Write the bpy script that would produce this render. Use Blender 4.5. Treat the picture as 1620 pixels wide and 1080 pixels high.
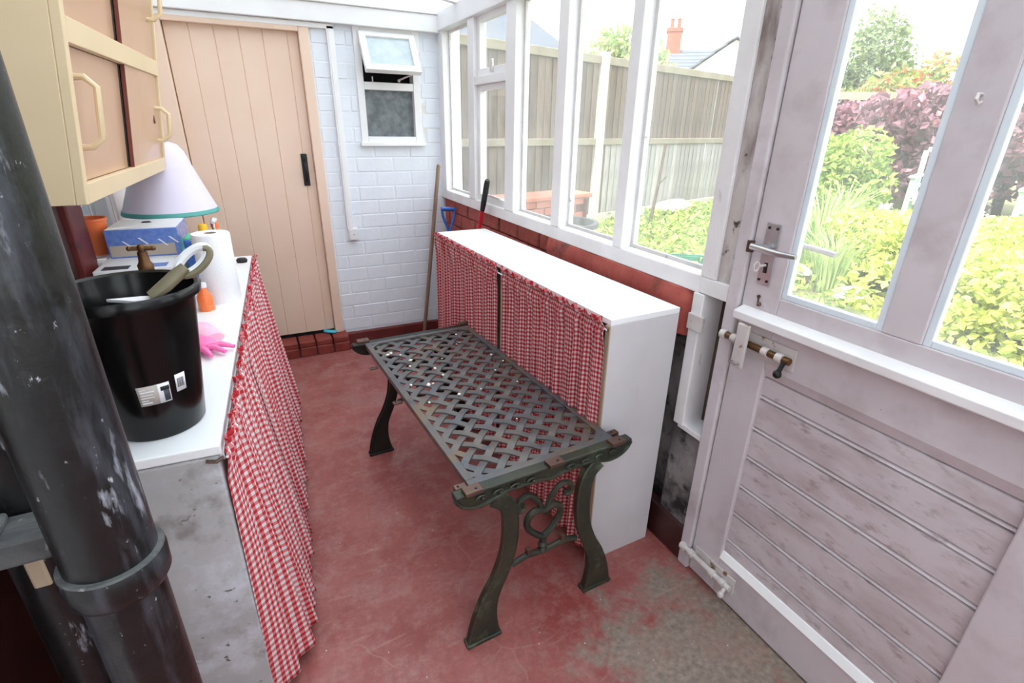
import bpy, math, random
from mathutils import Matrix, Vector
# ------------------------------------------------------------------ camera, sky, exposure
scn = bpy.context.scene
for o in list(bpy.data.objects): bpy.data.objects.remove(o)
COL = scn.collection
R = math.radians
CAMH = 1.4
def set_camera():
    yaw, pitch, roll = R(26.6), R(22.9), R(1.04)
    f = Vector((math.sin(yaw)*math.cos(pitch), math.cos(yaw)*math.cos(pitch), -math.sin(pitch)))
    r = Vector((math.cos(yaw), -math.sin(yaw), 0)); u = r.cross(f)
    cr = r*math.cos(roll)+u*math.sin(roll); cu = -r*math.sin(roll)+u*math.cos(roll)
    cam = bpy.data.cameras.new('camera'); cam.sensor_width = 36; cam.lens = 18.0; cam.clip_start = .02; cam.clip_end = 300
    o = bpy.data.objects.new('camera', cam); COL.objects.link(o)
    m = Matrix((cr, cu, -f)).transposed().to_4x4(); m.translation = (0, 0, CAMH)
    o.matrix_world = m; scn.camera = o
set_camera()
w = bpy.data.worlds.new('overcast_sky'); scn.world = w; w.use_nodes = True
bg = w.node_tree.nodes['Background']; bg.inputs[0].default_value = (.93, .965, 1, 1); bg.inputs[1].default_value = 1.0
sun = bpy.data.lights.new('hazy_sun', 'SUN'); sun.energy = 2.7; sun.angle = R(8); sun.color = (1, .95, .86)
so = bpy.data.objects.new('hazy_sun', sun); COL.objects.link(so); so.rotation_euler = Vector((.6, .2, -.78)).to_track_quat('-Z', 'Y').to_euler(); so.location = (-6, -2, 8)   # comes over the house roof
vs = scn.view_settings; vs.view_transform = 'Standard'; vs.look = 'None'; vs.gamma = 1; vs.use_curve_mapping = False; vs.exposure = 2.05

# ------------------------------------------------------------------ helpers
def C(r, g, b):
    f = lambda c: (c/12.92 if c <= .04045 else ((c+.055)/1.055)**2.4)
    return (f(r/255), f(g/255), f(b/255), 1)
class MB:
    def __init__(s): s.v = []; s.f = []; s.uv = None
    def add(s, vs, fs):
        n = len(s.v); s.v += [tuple(p) for p in vs]; s.f += [tuple(i+n for i in f) for f in fs]; return s
    def box(s, x0, x1, y0, y1, z0, z1):
        return s.add([(x0,y0,z0),(x1,y0,z0),(x1,y1,z0),(x0,y1,z0),(x0,y0,z1),(x1,y0,z1),(x1,y1,z1),(x0,y1,z1)],
                     [(0,3,2,1),(4,5,6,7),(0,1,5,4),(1,2,6,5),(2,3,7,6),(3,0,4,7)])
    def prism(s, poly, a0, a1, axis='y'):
        n = len(poly)
        m = {'y': lambda p, a: (p[0], a, p[1]), 'x': lambda p, a: (a, p[0], p[1]), 'z': lambda p, a: (p[0], p[1], a)}[axis]
        vs = [m(p, a0) for p in poly]+[m(p, a1) for p in poly]
        return s.add(vs, [tuple(range(n)), tuple(range(2*n-1, n-1, -1))]+[(i, i+n, (i+1) % n+n, (i+1) % n) for i in range(n)])
    def tube(s, path, r, n=10, closed=False, flat=None):
        P = [Vector(p) for p in path]; k = len(P); rs = r if isinstance(r, (list, tuple)) else [r]*k
        vs = []; up = None
        for i in range(k):
            a = P[(i-1) % k] if (closed or i > 0) else P[i]; b = P[(i+1) % k] if (closed or i < k-1) else P[i]
            t = (b-a).normalized()
            if up is None:
                up = Vector((0,0,1)) if abs(t.z) < .9 else Vector((0,1,0))
                if flat is not None: up = Vector(flat)
            if flat is not None: up = Vector(flat)
            x = t.cross(up).normalized(); y = x.cross(t).normalized(); up = y
            for j in range(n):
                q = 2*math.pi*j/n; vs.append(P[i]+(x*math.cos(q)+y*math.sin(q))*rs[i])
        fs = []
        for i in range(k if closed else k-1):
            for j in range(n):
                a = i*n+j; b = i*n+(j+1) % n; c = ((i+1) % k)*n+(j+1) % n; d = ((i+1) % k)*n+j
                fs.append((a, b, c, d))
        if not closed: fs += [tuple(range(n-1, -1, -1)), tuple((k-1)*n+j for j in range(n))]
        return s.add(vs, fs)
    def cyl(s, p0, p1, r, n=14): return s.tube([p0, p1], r, n)
    def lathe(s, prof, n=32, c=(0, 0, 0), sx=1, sy=1, cap0=True, cap1=True, ang=0):
        vs = []
        for (r, z) in prof:
            for j in range(n):
                q = 2*math.pi*j/n+ang; vs.append((c[0]+r*sx*math.cos(q), c[1]+r*sy*math.sin(q), c[2]+z))
        fs = []
        for i in range(len(prof)-1):
            for j in range(n): fs.append((i*n+j, i*n+(j+1) % n, (i+1)*n+(j+1) % n, (i+1)*n+j))
        if cap0: fs.append(tuple(range(n-1, -1, -1)))
        if cap1: fs.append(tuple((len(prof)-1)*n+j for j in range(n)))
        return s.add(vs, fs)
    def ball(s, c, r, n=10, m=7, sc=(1, 1, 1)):
        prof = [(max(1e-4, math.sin(math.pi*i/m)), -math.cos(math.pi*i/m)) for i in range(m+1)]
        q = MB().lathe(prof, n); return s.add([(c[0]+p[0]*r*sc[0], c[1]+p[1]*r*sc[1], c[2]+p[2]*r*sc[2]) for p in q.v], q.f)
    def xf(s, M): s.v = [tuple(M @ Vector(p)) for p in s.v]; return s
    def mesh(s, name, mat, smooth=False, sharp=40):
        me = bpy.data.meshes.new(name); me.from_pydata(s.v, [], s.f)
        if s.uv:
            l = me.uv_layers.new(name='UVMap')
            for lp in me.loops: l.data[lp.index].uv = s.uv[lp.vertex_index]
        if mat: me.materials.append(mat)
        if smooth:
            me.polygons.foreach_set('use_smooth', [True]*len(me.polygons))
            if sharp: me.set_sharp_from_angle(angle=R(sharp))
        me.update(); return me
    def build(s, name, mat, parent=None, smooth=False, bevel=0, world=False, label=None, kind=None, sharp=40, loc=None):
        if world and parent is not None: s.xf(MW[parent.name].inverted())
        return mk(name, s.mesh(name, mat, smooth, sharp), parent, bevel, label, kind, loc)
MW = {}
def mk(name, me, parent=None, bevel=0, label=None, kind=None, loc=None, rz=0):
    o = bpy.data.objects.new(name, me); COL.objects.link(o)
    if parent is not None: o.parent = parent
    if loc: o.location = loc
    if rz: o.rotation_euler = (0, 0, rz)
    if bevel:
        b = o.modifiers.new('Bevel', 'BEVEL'); b.width = bevel; b.segments = 2; b.limit_method = 'ANGLE'; b.angle_limit = R(40)
    if label: o['label'] = label
    if kind: o['kind'] = kind
    MW[o.name] = (MW[parent.name] if parent is not None and parent.name in MW else Matrix())@Matrix.Translation(loc or (0, 0, 0))@Matrix.Rotation(rz, 4, 'Z')
    return o
def tag(o, label, cat, group=None, kind=None):
    o['label'] = label; o['category'] = cat
    if group: o['group'] = group
    if kind: o['kind'] = kind
    return o
def thing(name, label, cat, loc=(0, 0, 0), rz=0, group=None):
    o = mk(name, None, loc=loc, rz=rz); return tag(o, label, cat, group)
def struct(name, mb, mat, bevel=0, smooth=False, label=None):
    return mb.build(name, mat, bevel=bevel, smooth=smooth, kind='structure', label=label)
def box(*a): return MB().box(*a)
TH = R(3.1)                                       # the left wall runs 3.1 degrees off the right one
def LW(v, u, z=0): return (v*math.cos(TH)+u*math.sin(TH), -v*math.sin(TH)+u*math.cos(TH), z)

# ------------------------------------------------------------------ materials
def newmat(name):
    m = bpy.data.materials.new(name); m.use_nodes = True; nt = m.node_tree
    return m, nt, nt.nodes['Principled BSDF']
def nd(nt, t, ins=None, **kw):
    n = nt.nodes.new(t)
    for k, v in kw.items(): setattr(n, k, v)
    for k, v in (ins or {}).items():
        if hasattr(v, 'is_output'): nt.links.new(v, n.inputs[k])
        else: n.inputs[k].default_value = v
    return n
def ramp(nt, fac, p0, p1, c0=(0, 0, 0, 1), c1=(1, 1, 1, 1)):
    n = nt.nodes.new('ShaderNodeValToRGB'); e = n.color_ramp.elements
    e[0].position = p0; e[1].position = p1; e[0].color = c0; e[1].color = c1
    nt.links.new(fac, n.inputs[0]); return n.outputs[0]
def mix(nt, fac, a, b, mode='MIX'):
    n = nt.nodes.new('ShaderNodeMix'); n.data_type = 'RGBA'; n.blend_type = mode
    for i, v in ((0, fac), (6, a), (7, b)):
        if hasattr(v, 'is_output'): nt.links.new(v, n.inputs[i])
        else: n.inputs[i].default_value = v
    return n.outputs[2]
def coords(nt, stretch=(1, 1, 1), src='Object'):
    t = nt.nodes.new('ShaderNodeTexCoord'); m = nd(nt, 'ShaderNodeMapping', {'Scale': stretch})
    nt.links.new(t.outputs[src], m.inputs[0]); return m.outputs[0]
def noise(nt, vec, scale, detail=5, rough=.55, dist=0):
    return nd(nt, 'ShaderNodeTexNoise', {'Vector': vec, 'Scale': scale, 'Detail': detail, 'Roughness': rough, 'Distortion': dist}).outputs[0]
def pmat(name, c1, c2=None, scale=6, rough=.5, metal=0, bump=0, bscale=None, stretch=(1, 1, 1), spots=(), spec=.5, coat=0, rrange=None, vary=0):
    """two-tone noise colour, optional wear spots (colour, scale, lo, hi, stretch) and a fine bump"""
    m, nt, b = newmat(name); v = coords(nt, stretch); c2 = c2 or c1
    col = ramp(nt, noise(nt, v, scale), .35, .68, c1, c2)
    for sp in spots:
        vv = coords(nt, sp[4] if len(sp) > 4 else (1, 1, 1)); f = ramp(nt, noise(nt, vv, sp[1], 7, .62), sp[2], sp[3])
        col = mix(nt, f, col, sp[0])
    if vary:
        oi = nt.nodes.new('ShaderNodeObjectInfo'); col = mix(nt, 1., col, ramp(nt, oi.outputs['Random'], 0, 1, (1-vary,)*3+(1,), (1, 1, 1, 1)), 'MULTIPLY')
    nt.links.new(col, b.inputs['Base Color'])
    b.inputs['Roughness'].default_value = rough; b.inputs['Metallic'].default_value = metal
    b.inputs['Specular IOR Level'].default_value = spec; b.inputs['Coat Weight'].default_value = coat
    if rrange: nt.links.new(nd(nt, 'ShaderNodeMapRange', {0: noise(nt, v, scale*2), 3: rrange[0], 4: rrange[1]}).outputs[0], b.inputs['Roughness'])
    if bump:
        bn = nd(nt, 'ShaderNodeBump', {'Height': noise(nt, v, bscale or scale*6, 6), 'Strength': bump, 'Distance': .004})
        nt.links.new(bn.outputs[0], b.inputs['Normal'])
    return m
def glass_mat(name, tint=(1, 1, 1, 1), gloss=.06, dirt=.05, rough=.02):
    m = bpy.data.materials.new(name); m.use_nodes = True; nt = m.node_tree; nt.nodes.clear()
    tr = nd(nt, 'ShaderNodeBsdfTransparent', {'Color': tint}); gl = nd(nt, 'ShaderNodeBsdfGlossy', {'Roughness': rough})
    di = nd(nt, 'ShaderNodeBsdfDiffuse', {'Color': (.9, .9, .9, 1)}); tl = nd(nt, 'ShaderNodeBsdfTranslucent', {'Color': (.9, .92, .93, 1)})
    ad = nd(nt, 'ShaderNodeMixShader', {0: .6, 1: di.outputs[0], 2: tl.outputs[0]})
    lw = nd(nt, 'ShaderNodeLayerWeight', {'Blend': .5}); pw = nd(nt, 'ShaderNodeMath', {0: lw.outputs['Facing'], 1: 5.0}, operation='POWER')
    fr = nd(nt, 'ShaderNodeMath', {0: pw.outputs[0], 1: .35, 2: .03}, operation='MULTIPLY_ADD')
    a = nd(nt, 'ShaderNodeMixShader', {0: fr.outputs[0], 1: tr.outputs[0], 2: gl.outputs[0]})
    d = ramp(nt, noise(nt, coords(nt, (3, 3, 1)), 2.5, 6, .6), .3, .8, (dirt*.4,)*3+(1,), (dirt*1.7,)*3+(1,))
    b = nd(nt, 'ShaderNodeMixShader', {0: d, 1: a.outputs[0], 2: ad.outputs[0]})
    o = nd(nt, 'ShaderNodeOutputMaterial'); nt.links.new(b.outputs[0], o.inputs[0]); return m
def leaf_mat(name, stops, rough=.5, trans=.35):
    m, nt, b = newmat(name)
    g = nt.nodes.new('ShaderNodeNewGeometry'); r = nt.nodes.new('ShaderNodeValToRGB'); e = r.color_ramp.elements
    while len(e) < len(stops): e.new(.5)
    for i, (p, c) in enumerate(stops): e[i].position = p; e[i].color = c
    nt.links.new(g.outputs['Random Per Island'], r.inputs[0]); nt.links.new(r.outputs[0], b.inputs['Base Color'])
    b.inputs['Roughness'].default_value = rough
    t = nd(nt, 'ShaderNodeBsdfTranslucent', {'Color': r.outputs[0]})
    mx = nd(nt, 'ShaderNodeMixShader', {0: trans, 1: b.outputs[0], 2: t.outputs[0]})
    nt.links.new(mx.outputs[0], nt.nodes['Material Output'].inputs[0]); return m
def gingham_mat(name, period, white=C(240, 236, 238), mid=C(222, 140, 143), red=C(200, 52, 62)):
    m, nt, b = newmat(name); uv = nd(nt, 'ShaderNodeUVMap'); s = nd(nt, 'ShaderNodeSeparateXYZ', {0: uv.outputs[0]})
    def st(x):
        a = nd(nt, 'ShaderNodeMath', {0: x, 1: 1/period}, operation='MULTIPLY'); f = nd(nt, 'ShaderNodeMath', {0: a.outputs[0]}, operation='FRACT')
        return nd(nt, 'ShaderNodeMath', {0: f.outputs[0], 1: .5}, operation='LESS_THAN').outputs[0]
    sm = nd(nt, 'ShaderNodeMath', {0: st(s.outputs[0]), 1: st(s.outputs[1])}, operation='ADD')
    h = nd(nt, 'ShaderNodeMath', {0: sm.outputs[0], 1: .5}, operation='MULTIPLY')
    r = nt.nodes.new('ShaderNodeValToRGB'); e = r.color_ramp.elements; e.new(.5); r.color_ramp.interpolation = 'CONSTANT'
    for i, (p, c) in enumerate(((0, white), (.4, mid), (.8, red))): e[i].position = p; e[i].color = c
    nt.links.new(h.outputs[0], r.inputs[0]); nt.links.new(r.outputs[0], b.inputs['Base Color'])
    b.inputs['Roughness'].default_value = .9; b.inputs['Specular IOR Level'].default_value = .15
    t = nd(nt, 'ShaderNodeBsdfTranslucent', {'Color': r.outputs[0]})
    mx = nd(nt, 'ShaderNodeMixShader', {0: .2, 1: b.outputs[0], 2: t.outputs[0]})
    nt.links.new(mx.outputs[0], nt.nodes['Material Output'].inputs[0]); return m
def floor_mat():
    m, nt, b = newmat('worn_red_floor_paint'); v = coords(nt)
    col = ramp(nt, noise(nt, v, 3.5, 6), .35, .65, C(138, 64, 61), C(160, 96, 92))
    f = ramp(nt, noise(nt, v, 9, 9, .78), .47, .66); col = mix(nt, nd(nt, 'ShaderNodeMath', {0: f, 1: .6}, operation='MULTIPLY').outputs[0], col, C(168, 128, 122))
    # bare concrete worn through by the garden door
    d = nd(nt, 'ShaderNodeVectorMath', {0: v, 1: (.97, .62, 0)}, operation='DISTANCE')
    n2 = noise(nt, v, 7, 9, .72)
    q = nd(nt, 'ShaderNodeMath', {0: d.outputs['Value'], 1: .9}, operation='MULTIPLY')
    q = nd(nt, 'ShaderNodeMath', {0: n2, 1: q.outputs[0]}, operation='SUBTRACT')
    k = ramp(nt, q.outputs[0], .17, .33); col = mix(nt, k, col, ramp(nt, noise(nt, v, 60, 5), .3, .7, C(118, 104, 94), C(152, 138, 126)))
    n3 = noise(nt, v, 2.2, 8, .66); k3 = ramp(nt, n3, .56, .68); col = mix(nt, nd(nt, 'ShaderNodeMath', {0: k3, 1: .6}, operation='MULTIPLY').outputs[0], col, C(148, 118, 110))
    # hairline cracks, pale
    wv = nd(nt, 'ShaderNodeMix', data_type='VECTOR'); wv.inputs[0].default_value = .12
    nt.links.new(v, wv.inputs[4]); nt.links.new(nd(nt, 'ShaderNodeTexNoise', {'Vector': v, 'Scale': 4.0}).outputs[1], wv.inputs[5])
    vo = nd(nt, 'ShaderNodeTexVoronoi', {'Vector': wv.outputs[1], 'Scale': 4.5}, feature='DISTANCE_TO_EDGE')
    ck = ramp(nt, vo.outputs[0], .004, .012, (1, 1, 1, 1), (0, 0, 0, 1)); msk = ramp(nt, noise(nt, v, 2.7, 3), .5, .58)
    ck = nd(nt, 'ShaderNodeMath', {0: ck, 1: msk}, operation='MULTIPLY'); ck = nd(nt, 'ShaderNodeMath', {0: ck.outputs[0], 1: .3}, operation='MULTIPLY')
    col = mix(nt, ck.outputs[0], col, C(176, 140, 132))
    # pale drag marks
    mp = nd(nt, 'ShaderNodeMapping', {'Vector': v, 'Rotation': (0, 0, R(-38)), 'Scale': (1.2, 9, 1)})
    dm = ramp(nt, noise(nt, mp.outputs[0], 3.2, 9, .72), .58, .70); col = mix(nt, nd(nt, 'ShaderNodeMath', {0: dm, 1: .55}, operation='MULTIPLY').outputs[0], col, C(176, 142, 134))
    gr = ramp(nt, noise(nt, v, 55, 6, .75), .3, .72, (.78, .76, .76, 1), (1.12, 1.1, 1.1, 1)); col = mix(nt, 1., col, gr, 'MULTIPLY')
    # grit specks
    sp = ramp(nt, nd(nt, 'ShaderNodeTexVoronoi', {'Vector': v, 'Scale': 34}).outputs[0], .05, .09, (1, 1, 1, 1), (0, 0, 0, 1))
    sp = nd(nt, 'ShaderNodeMath', {0: sp, 1: ramp(nt, noise(nt, v, 14, 2), .55, .6)}, operation='MULTIPLY')
    col = mix(nt, sp.outputs[0], col, C(205, 190, 180))
    st = ramp(nt, noise(nt, v, 3.1, 5, .6, .6), .66, .76); col = mix(nt, nd(nt, 'ShaderNodeMath', {0: st, 1: .7}, operation='MULTIPLY').outputs[0], col, C(66, 44, 44))
    nt.links.new(col, b.inputs['Base Color'])
    nt.links.new(nd(nt, 'ShaderNodeMapRange', {0: noise(nt, v, 8, 6), 3: .28, 4: .62}).outputs[0], b.inputs['Roughness'])
    bn = nd(nt, 'ShaderNodeBump', {'Height': noise(nt, v, 40, 7), 'Strength': .25, 'Distance': .003}); nt.links.new(bn.outputs[0], b.inputs['Normal'])
    return m
WHITE = C(238, 238, 240)
M = {}
M['floor'] = floor_mat()
M['gingham'] = gingham_mat('fine_red_gingham', .0155, C(220, 204, 204), C(200, 112, 116), C(172, 36, 46)); M['gingham_big'] = gingham_mat('red_gingham', .0195)
M['white_brick'] = pmat('white_painted_brick', C(224, 229, 238), C(232, 236, 244), 5, .55, bump=.3, bscale=35, spots=((C(214, 204, 184), 3.2, .62, .74), (C(170, 160, 154), 14, .72, .78)))  # blue of the sky light is mixed into this white
M['white'] = pmat('white_gloss_paint', C(232, 230, 232), C(241, 240, 241), 4, .38, bump=.12, bscale=30)
M['white_worn'] = pmat('worn_white_paint', C(220, 215, 216), C(234, 231, 232), 5, .5, bump=.25, bscale=40, spots=((C(120, 104, 96), 9, .66, .76, (1, 1, .5)), (C(72, 62, 58), 22, .70, .76)))
M['door_paint'] = pmat('grimy_lilac_white_paint', C(196, 186, 190), C(208, 199, 203), 3, .42, bump=.2, bscale=26, spots=((C(182, 170, 173), 7, .5, .72), (C(138, 122, 120), 60, .70, .76)))
M['door_grimy'] = pmat('grimy_board_paint', C(194, 183, 187), C(208, 199, 203), 3, .45, bump=.25, bscale=26, spots=((C(172, 157, 158), 14, .46, .72, (1, .4, 1)), (C(146, 128, 127), 46, .56, .76, (1, .45, 1))))
M['mould'] = pmat('mould_stained_paint', C(205, 197, 196), C(186, 176, 172), 4, .6, bump=.3, spots=((C(120, 104, 98), 8, .46, .66, (1, 1, .35)), (C(52, 44, 42), 26, .6, .68)))
M['mould_plaster'] = pmat('blackened_plaster', C(150, 143, 142), C(84, 78, 78), 7, .8, bump=.8, bscale=30, spots=((C(28, 25, 25), 9, .5, .62), (C(205, 200, 200), 20, .66, .72)))
M['peach'] = pmat('peach_paint', C(228, 198, 178), C(233, 205, 186), 3, .42, bump=.1)
M['cream'] = pmat('cream_paint', C(224, 200, 162), C(230, 207, 170), 3, .4, bump=.12, bscale=25, spots=((C(150, 130, 100), 8, .74, .79),))
M['tan'] = pmat('tan_hardboard', C(196, 156, 126), C(204, 166, 138), 4, .28, coat=.25)
M['tan_edge'] = pmat('dark_red_edge', C(122, 60, 50), None, 4, .5)
M['maroon'] = pmat('maroon_paint', C(92, 30, 30), C(110, 42, 40), 6, .45, bump=.3, spots=((C(60, 26, 26), 10, .58, .7),))
M['maroon_dark'] = pmat('dark_maroon_timber', C(46, 18, 18), C(66, 28, 26), 5, .5, bump=.2)
M['step_red'] = pmat('red_step_brick', C(118, 42, 36), C(142, 60, 50), 12, .5, bump=.4, spots=((C(74, 34, 32), 12, .6, .72),))
M['red_brick'] = pmat('red_painted_brick', C(150, 62, 54), C(172, 82, 72), 10, .65, bump=.6, bscale=40, spots=((C(60, 40, 36), 7, .56, .7), (C(196, 170, 160), 18, .7, .76)))
M['mortar_red'] = pmat('red_mortar', C(96, 44, 40), C(70, 40, 38), 12, .8, bump=.5)
M['pane'] = glass_mat('old_window_glass', (.96, .98, .98, 1), dirt=.10)
M['roof_pane'] = glass_mat('roof_glazing', (.86, .89, .9, 1), dirt=.05)
M['obscure'] = pmat('obscure_grey_glass', C(92, 98, 102), C(126, 132, 136), 22, .22, bump=1.0, bscale=60)
M['obscure_light'] = pmat('obscure_pale_glass', C(176, 188, 194), C(196, 206, 211), 10, .2, bump=.8, bscale=70)
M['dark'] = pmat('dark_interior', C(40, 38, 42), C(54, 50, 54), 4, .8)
M['brown_wood'] = pmat('brown_weathered_wood', C(92, 78, 66), C(70, 58, 48), 5, .7, stretch=(8, 8, 1), bump=.3)
M['putty'] = pmat('chipped_putty', C(226, 224, 222), C(212, 208, 206), 14, .7, bump=.6, spots=((C(96, 84, 76), 20, .63, .7),))
M['bead'] = pmat('pale_blue_white_paint', C(214, 224, 232), C(226, 232, 238), 6, .4)
M['black_iron'] = pmat('black_iron', C(18, 18, 19), C(30, 29, 29), 8, .4, .3)
M['chrome'] = pmat('satin_chrome', C(196, 194, 196), C(178, 176, 178), 20, .28, .9)
M['painted_metal'] = pmat('painted_rusty_metal', C(214, 206, 204), C(196, 186, 184), 10, .45, .1, spots=((C(120, 82, 48), 24, .6, .68),))
M['brass_old'] = pmat('aged_brass', C(120, 84, 52), C(92, 66, 46), 18, .4, .75)
M['pipe'] = pmat('scuffed_black_pipe', C(13, 14, 15), C(20, 21, 22), 6, .34, spots=((C(74, 76, 84), 16, .50, .66, (1, 1, .16)), (C(150, 152, 162), 26, .60, .68, (1, 1, .22)), (C(176, 176, 184), 90, .66, .72, (1, 1, .6))), bump=.6, bscale=24)
M['slate'] = pmat('grey_painted_ledge', C(96, 98, 98), C(60, 60, 62), 9, .6, stretch=(1, 4, 1), bump=.5, spots=((C(160, 158, 154), 22, .64, .72),))
M['concrete'] = pmat('bare_cement_render', C(168, 165, 166), C(188, 186, 188), 5, .75, bump=.4, bscale=30, spots=((C(214, 216, 226), 2.6, .52, .62), (C(104, 98, 94), 34, .64, .69), (C(140, 134, 132), 9, .54, .68)))
M['laminate'] = pmat('white_laminate', C(236, 237, 240), C(242, 242, 244), 3, .3)
M['laminate_dirty'] = pmat('scuffed_white_board', C(196, 192, 195), C(208, 204, 207), 3, .4, spots=((C(176, 172, 174), 5, .58, .74, (1, 1, .4)), (C(150, 142, 142), 20, .72, .78, (1, 1, .3))))
M['iron'] = pmat('green_bronze_cast_iron', C(46, 51, 45), C(68, 65, 52), 9, .42, .4, bump=.4, bscale=60, spots=((C(84, 98, 78), 14, .56, .68), (C(104, 70, 46), 11, .64, .74)))
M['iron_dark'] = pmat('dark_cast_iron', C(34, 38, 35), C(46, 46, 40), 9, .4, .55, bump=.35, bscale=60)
M['lattice'] = pmat('weathered_lattice_iron', C(84, 85, 90), C(102, 94, 88), 7, .42, .3, bump=.3, bscale=70, spots=((C(116, 92, 66), 5, .55, .68), (C(56, 60, 72), 9, .58, .7)))
M['iron_brown'] = pmat('bronze_brown_iron', C(86, 62, 54), C(108, 82, 72), 10, .4, .5)
M['black_plastic'] = pmat('black_plastic', C(11, 11, 12), C(13, 13, 14), 6, .22, spec=.35)
M['grip'] = pmat('olive_grip', C(132, 124, 100), C(112, 104, 82), 18, .6, bump=.2)
M['white_plastic'] = pmat('white_plastic', C(228, 228, 232), None, 5, .35)
M['paper'] = pmat('white_paper_towel', C(242, 242, 246), C(236, 236, 242), 8, .9, bump=.35, bscale=120)
M['card'] = pmat('brown_card', C(170, 150, 128), None, 5, .8)
M['blue_dots'] = pmat('blue_patterned_card', C(92, 122, 198), C(116, 144, 212), 60, .25, coat=.6)
M['beige'] = pmat('beige_print', C(198, 186, 172), C(182, 166, 150), 5, .3, coat=.5)
M['box_white'] = pmat('white_carton', C(228, 227, 230), None, 4, .6)
M['ink_blue'] = pmat('blue_print', C(110, 130, 190), None, 4, .6)
M['ink_dark'] = pmat('dark_print', C(60, 62, 74), None, 4, .6)
M['shade'] = pmat('lilac_white_shade', C(218, 208, 228), C(224, 216, 233), 3, .6)
M['teal'] = pmat('teal_trim', C(88, 168, 160), C(74, 152, 148), 6, .5)
M['pink'] = pmat('pink_rubber', C(236, 88, 160), C(244, 128, 184), 8, .4)
M['pink_pale'] = pmat('pale_pink_lining', C(250, 196, 216), C(246, 168, 202), 8, .5)
M['orange'] = pmat('orange_plastic', C(244, 112, 56), C(248, 136, 80), 5, .3)
M['yellow'] = pmat('yellow_plastic', C(252, 190, 30), None, 5, .3)
M['green_p'] = pmat('green_plastic', C(66, 180, 130), None, 5, .4)
M['blue_p'] = pmat('blue_plastic', C(48, 96, 176), C(60, 108, 188), 5, .35)
M['red_p'] = pmat('red_enamel', C(206, 28, 40), C(220, 48, 58), 5, .3)
M['black_rubber'] = pmat('black_rubber', C(26, 26, 28), None, 5, .6)
M['aqua'] = pmat('aqua_cloth', C(60, 170, 196), C(86, 190, 210), 10, .8)
M['wood_handle'] = pmat('worn_wood_handle', C(150, 124, 104), C(128, 106, 90), 6, .65, stretch=(9, 9, 1), bump=.2)
M['label'] = pmat('grey_beige_label', C(190, 180, 172), None, 5, .4)
M['label_white'] = pmat('white_label', C(236, 236, 242), None, 5, .4)
M['crumb'] = pmat('pale_crumbs', C(225, 220, 205), C(240, 236, 226), 9, .4)
M['fence'] = pmat('weathered_fence_board', C(134, 114, 98), C(98, 84, 74), 5, .85, stretch=(7, 7, .8), bump=.4, vary=.4)
M['fence_pale'] = pmat('pale_fence_board', C(192, 186, 182), C(158, 154, 152), 5, .85, stretch=(7, 7, .8), bump=.4, vary=.3)  # paler tone for the lower right stretch of boards
M['fence_rail'] = pmat('mossy_fence_rail', C(134, 122, 104), C(150, 142, 124), 6, .85, bump=.3)
M['post'] = pmat('pale_concrete_post', C(206, 198, 184), C(190, 184, 172), 9, .85, bump=.4)
M['ground'] = pmat('garden_soil', C(122, 110, 84), C(104, 120, 70), 3, .95, bump=.5)
M['bark'] = pmat('bark', C(92, 76, 62), C(70, 58, 48), 9, .9, stretch=(4, 4, 1), bump=.6)
M['slates'] = pmat('roof_slates', C(84, 94, 108), C(98, 98, 106), 4, .7, vary=.15)
M['house_white'] = pmat('white_render', C(236, 234, 230), None, 3, .8)
M['chimney'] = pmat('orange_brick', C(166, 78, 54), C(146, 66, 48), 6, .85)
M['mint'] = pmat('mint_white_paint', C(214, 232, 222), C(190, 220, 208), 5, .5)
M['felt'] = pmat('grey_roof_felt', C(110, 124, 124), C(130, 140, 136), 6, .9, bump=.4)
M['moss'] = pmat('mossy_edge', C(176, 182, 128), C(160, 164, 116), 9, .9)
M['trough'] = pmat('green_trough', C(30, 110, 84), C(24, 92, 70), 5, .4)
M['stone'] = pmat('pale_stone', C(206, 202, 194), C(186, 180, 170), 6, .85, bump=.5)
M['planter'] = pmat('terracotta_brick', C(190, 118, 92), C(170, 100, 78), 7, .85, bump=.4)
g = lambda *a: leaf_mat(*a)
M['leaf_green'] = g('bright_green_leaves', ((0, C(112, 140, 60)), (.5, C(158, 182, 88)), (1, C(200, 214, 120))))
M['leaf_yellow'] = g('yellow_green_leaves', ((0, C(150, 168, 72)), (.5, C(196, 206, 100)), (1, C(226, 224, 130))))
M['leaf_purple'] = g('purple_leaves', ((0, C(112, 78, 92)), (.55, C(150, 106, 120)), (1, C(190, 132, 140))))
M['leaf_conifer'] = g('conifer_foliage', ((0, C(108, 128, 88)), (.6, C(136, 154, 106)), (1, C(164, 178, 128))))
M['leaf_berry'] = g('foliage_with_orange_berries', ((0, C(120, 140, 74)), (.6, C(156, 168, 92)), (.78, C(224, 130, 90)), (1, C(236, 120, 90))))
M['leaf_far'] = g('pale_tree_leaves', ((0, C(138, 158, 100)), (.6, C(164, 182, 122)), (1, C(194, 190, 128))))
M['leaf_grass'] = g('grass_blades', ((0, C(140, 168, 90)), (.5, C(172, 198, 122)), (1, C(206, 220, 160))))
M['petal'] = pmat('white_petals', C(246, 244, 240), None, 5, .6)
# ================================================================== THE ROOM
rnd = random.Random(4)
BY = 3.388            # face of the back wall
RX = 1.154            # inner face of the garden side
struct('floor', MB().box(-1.1, 1.26, -1.4, 3.55, -.06, 0), M['floor'])
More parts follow.
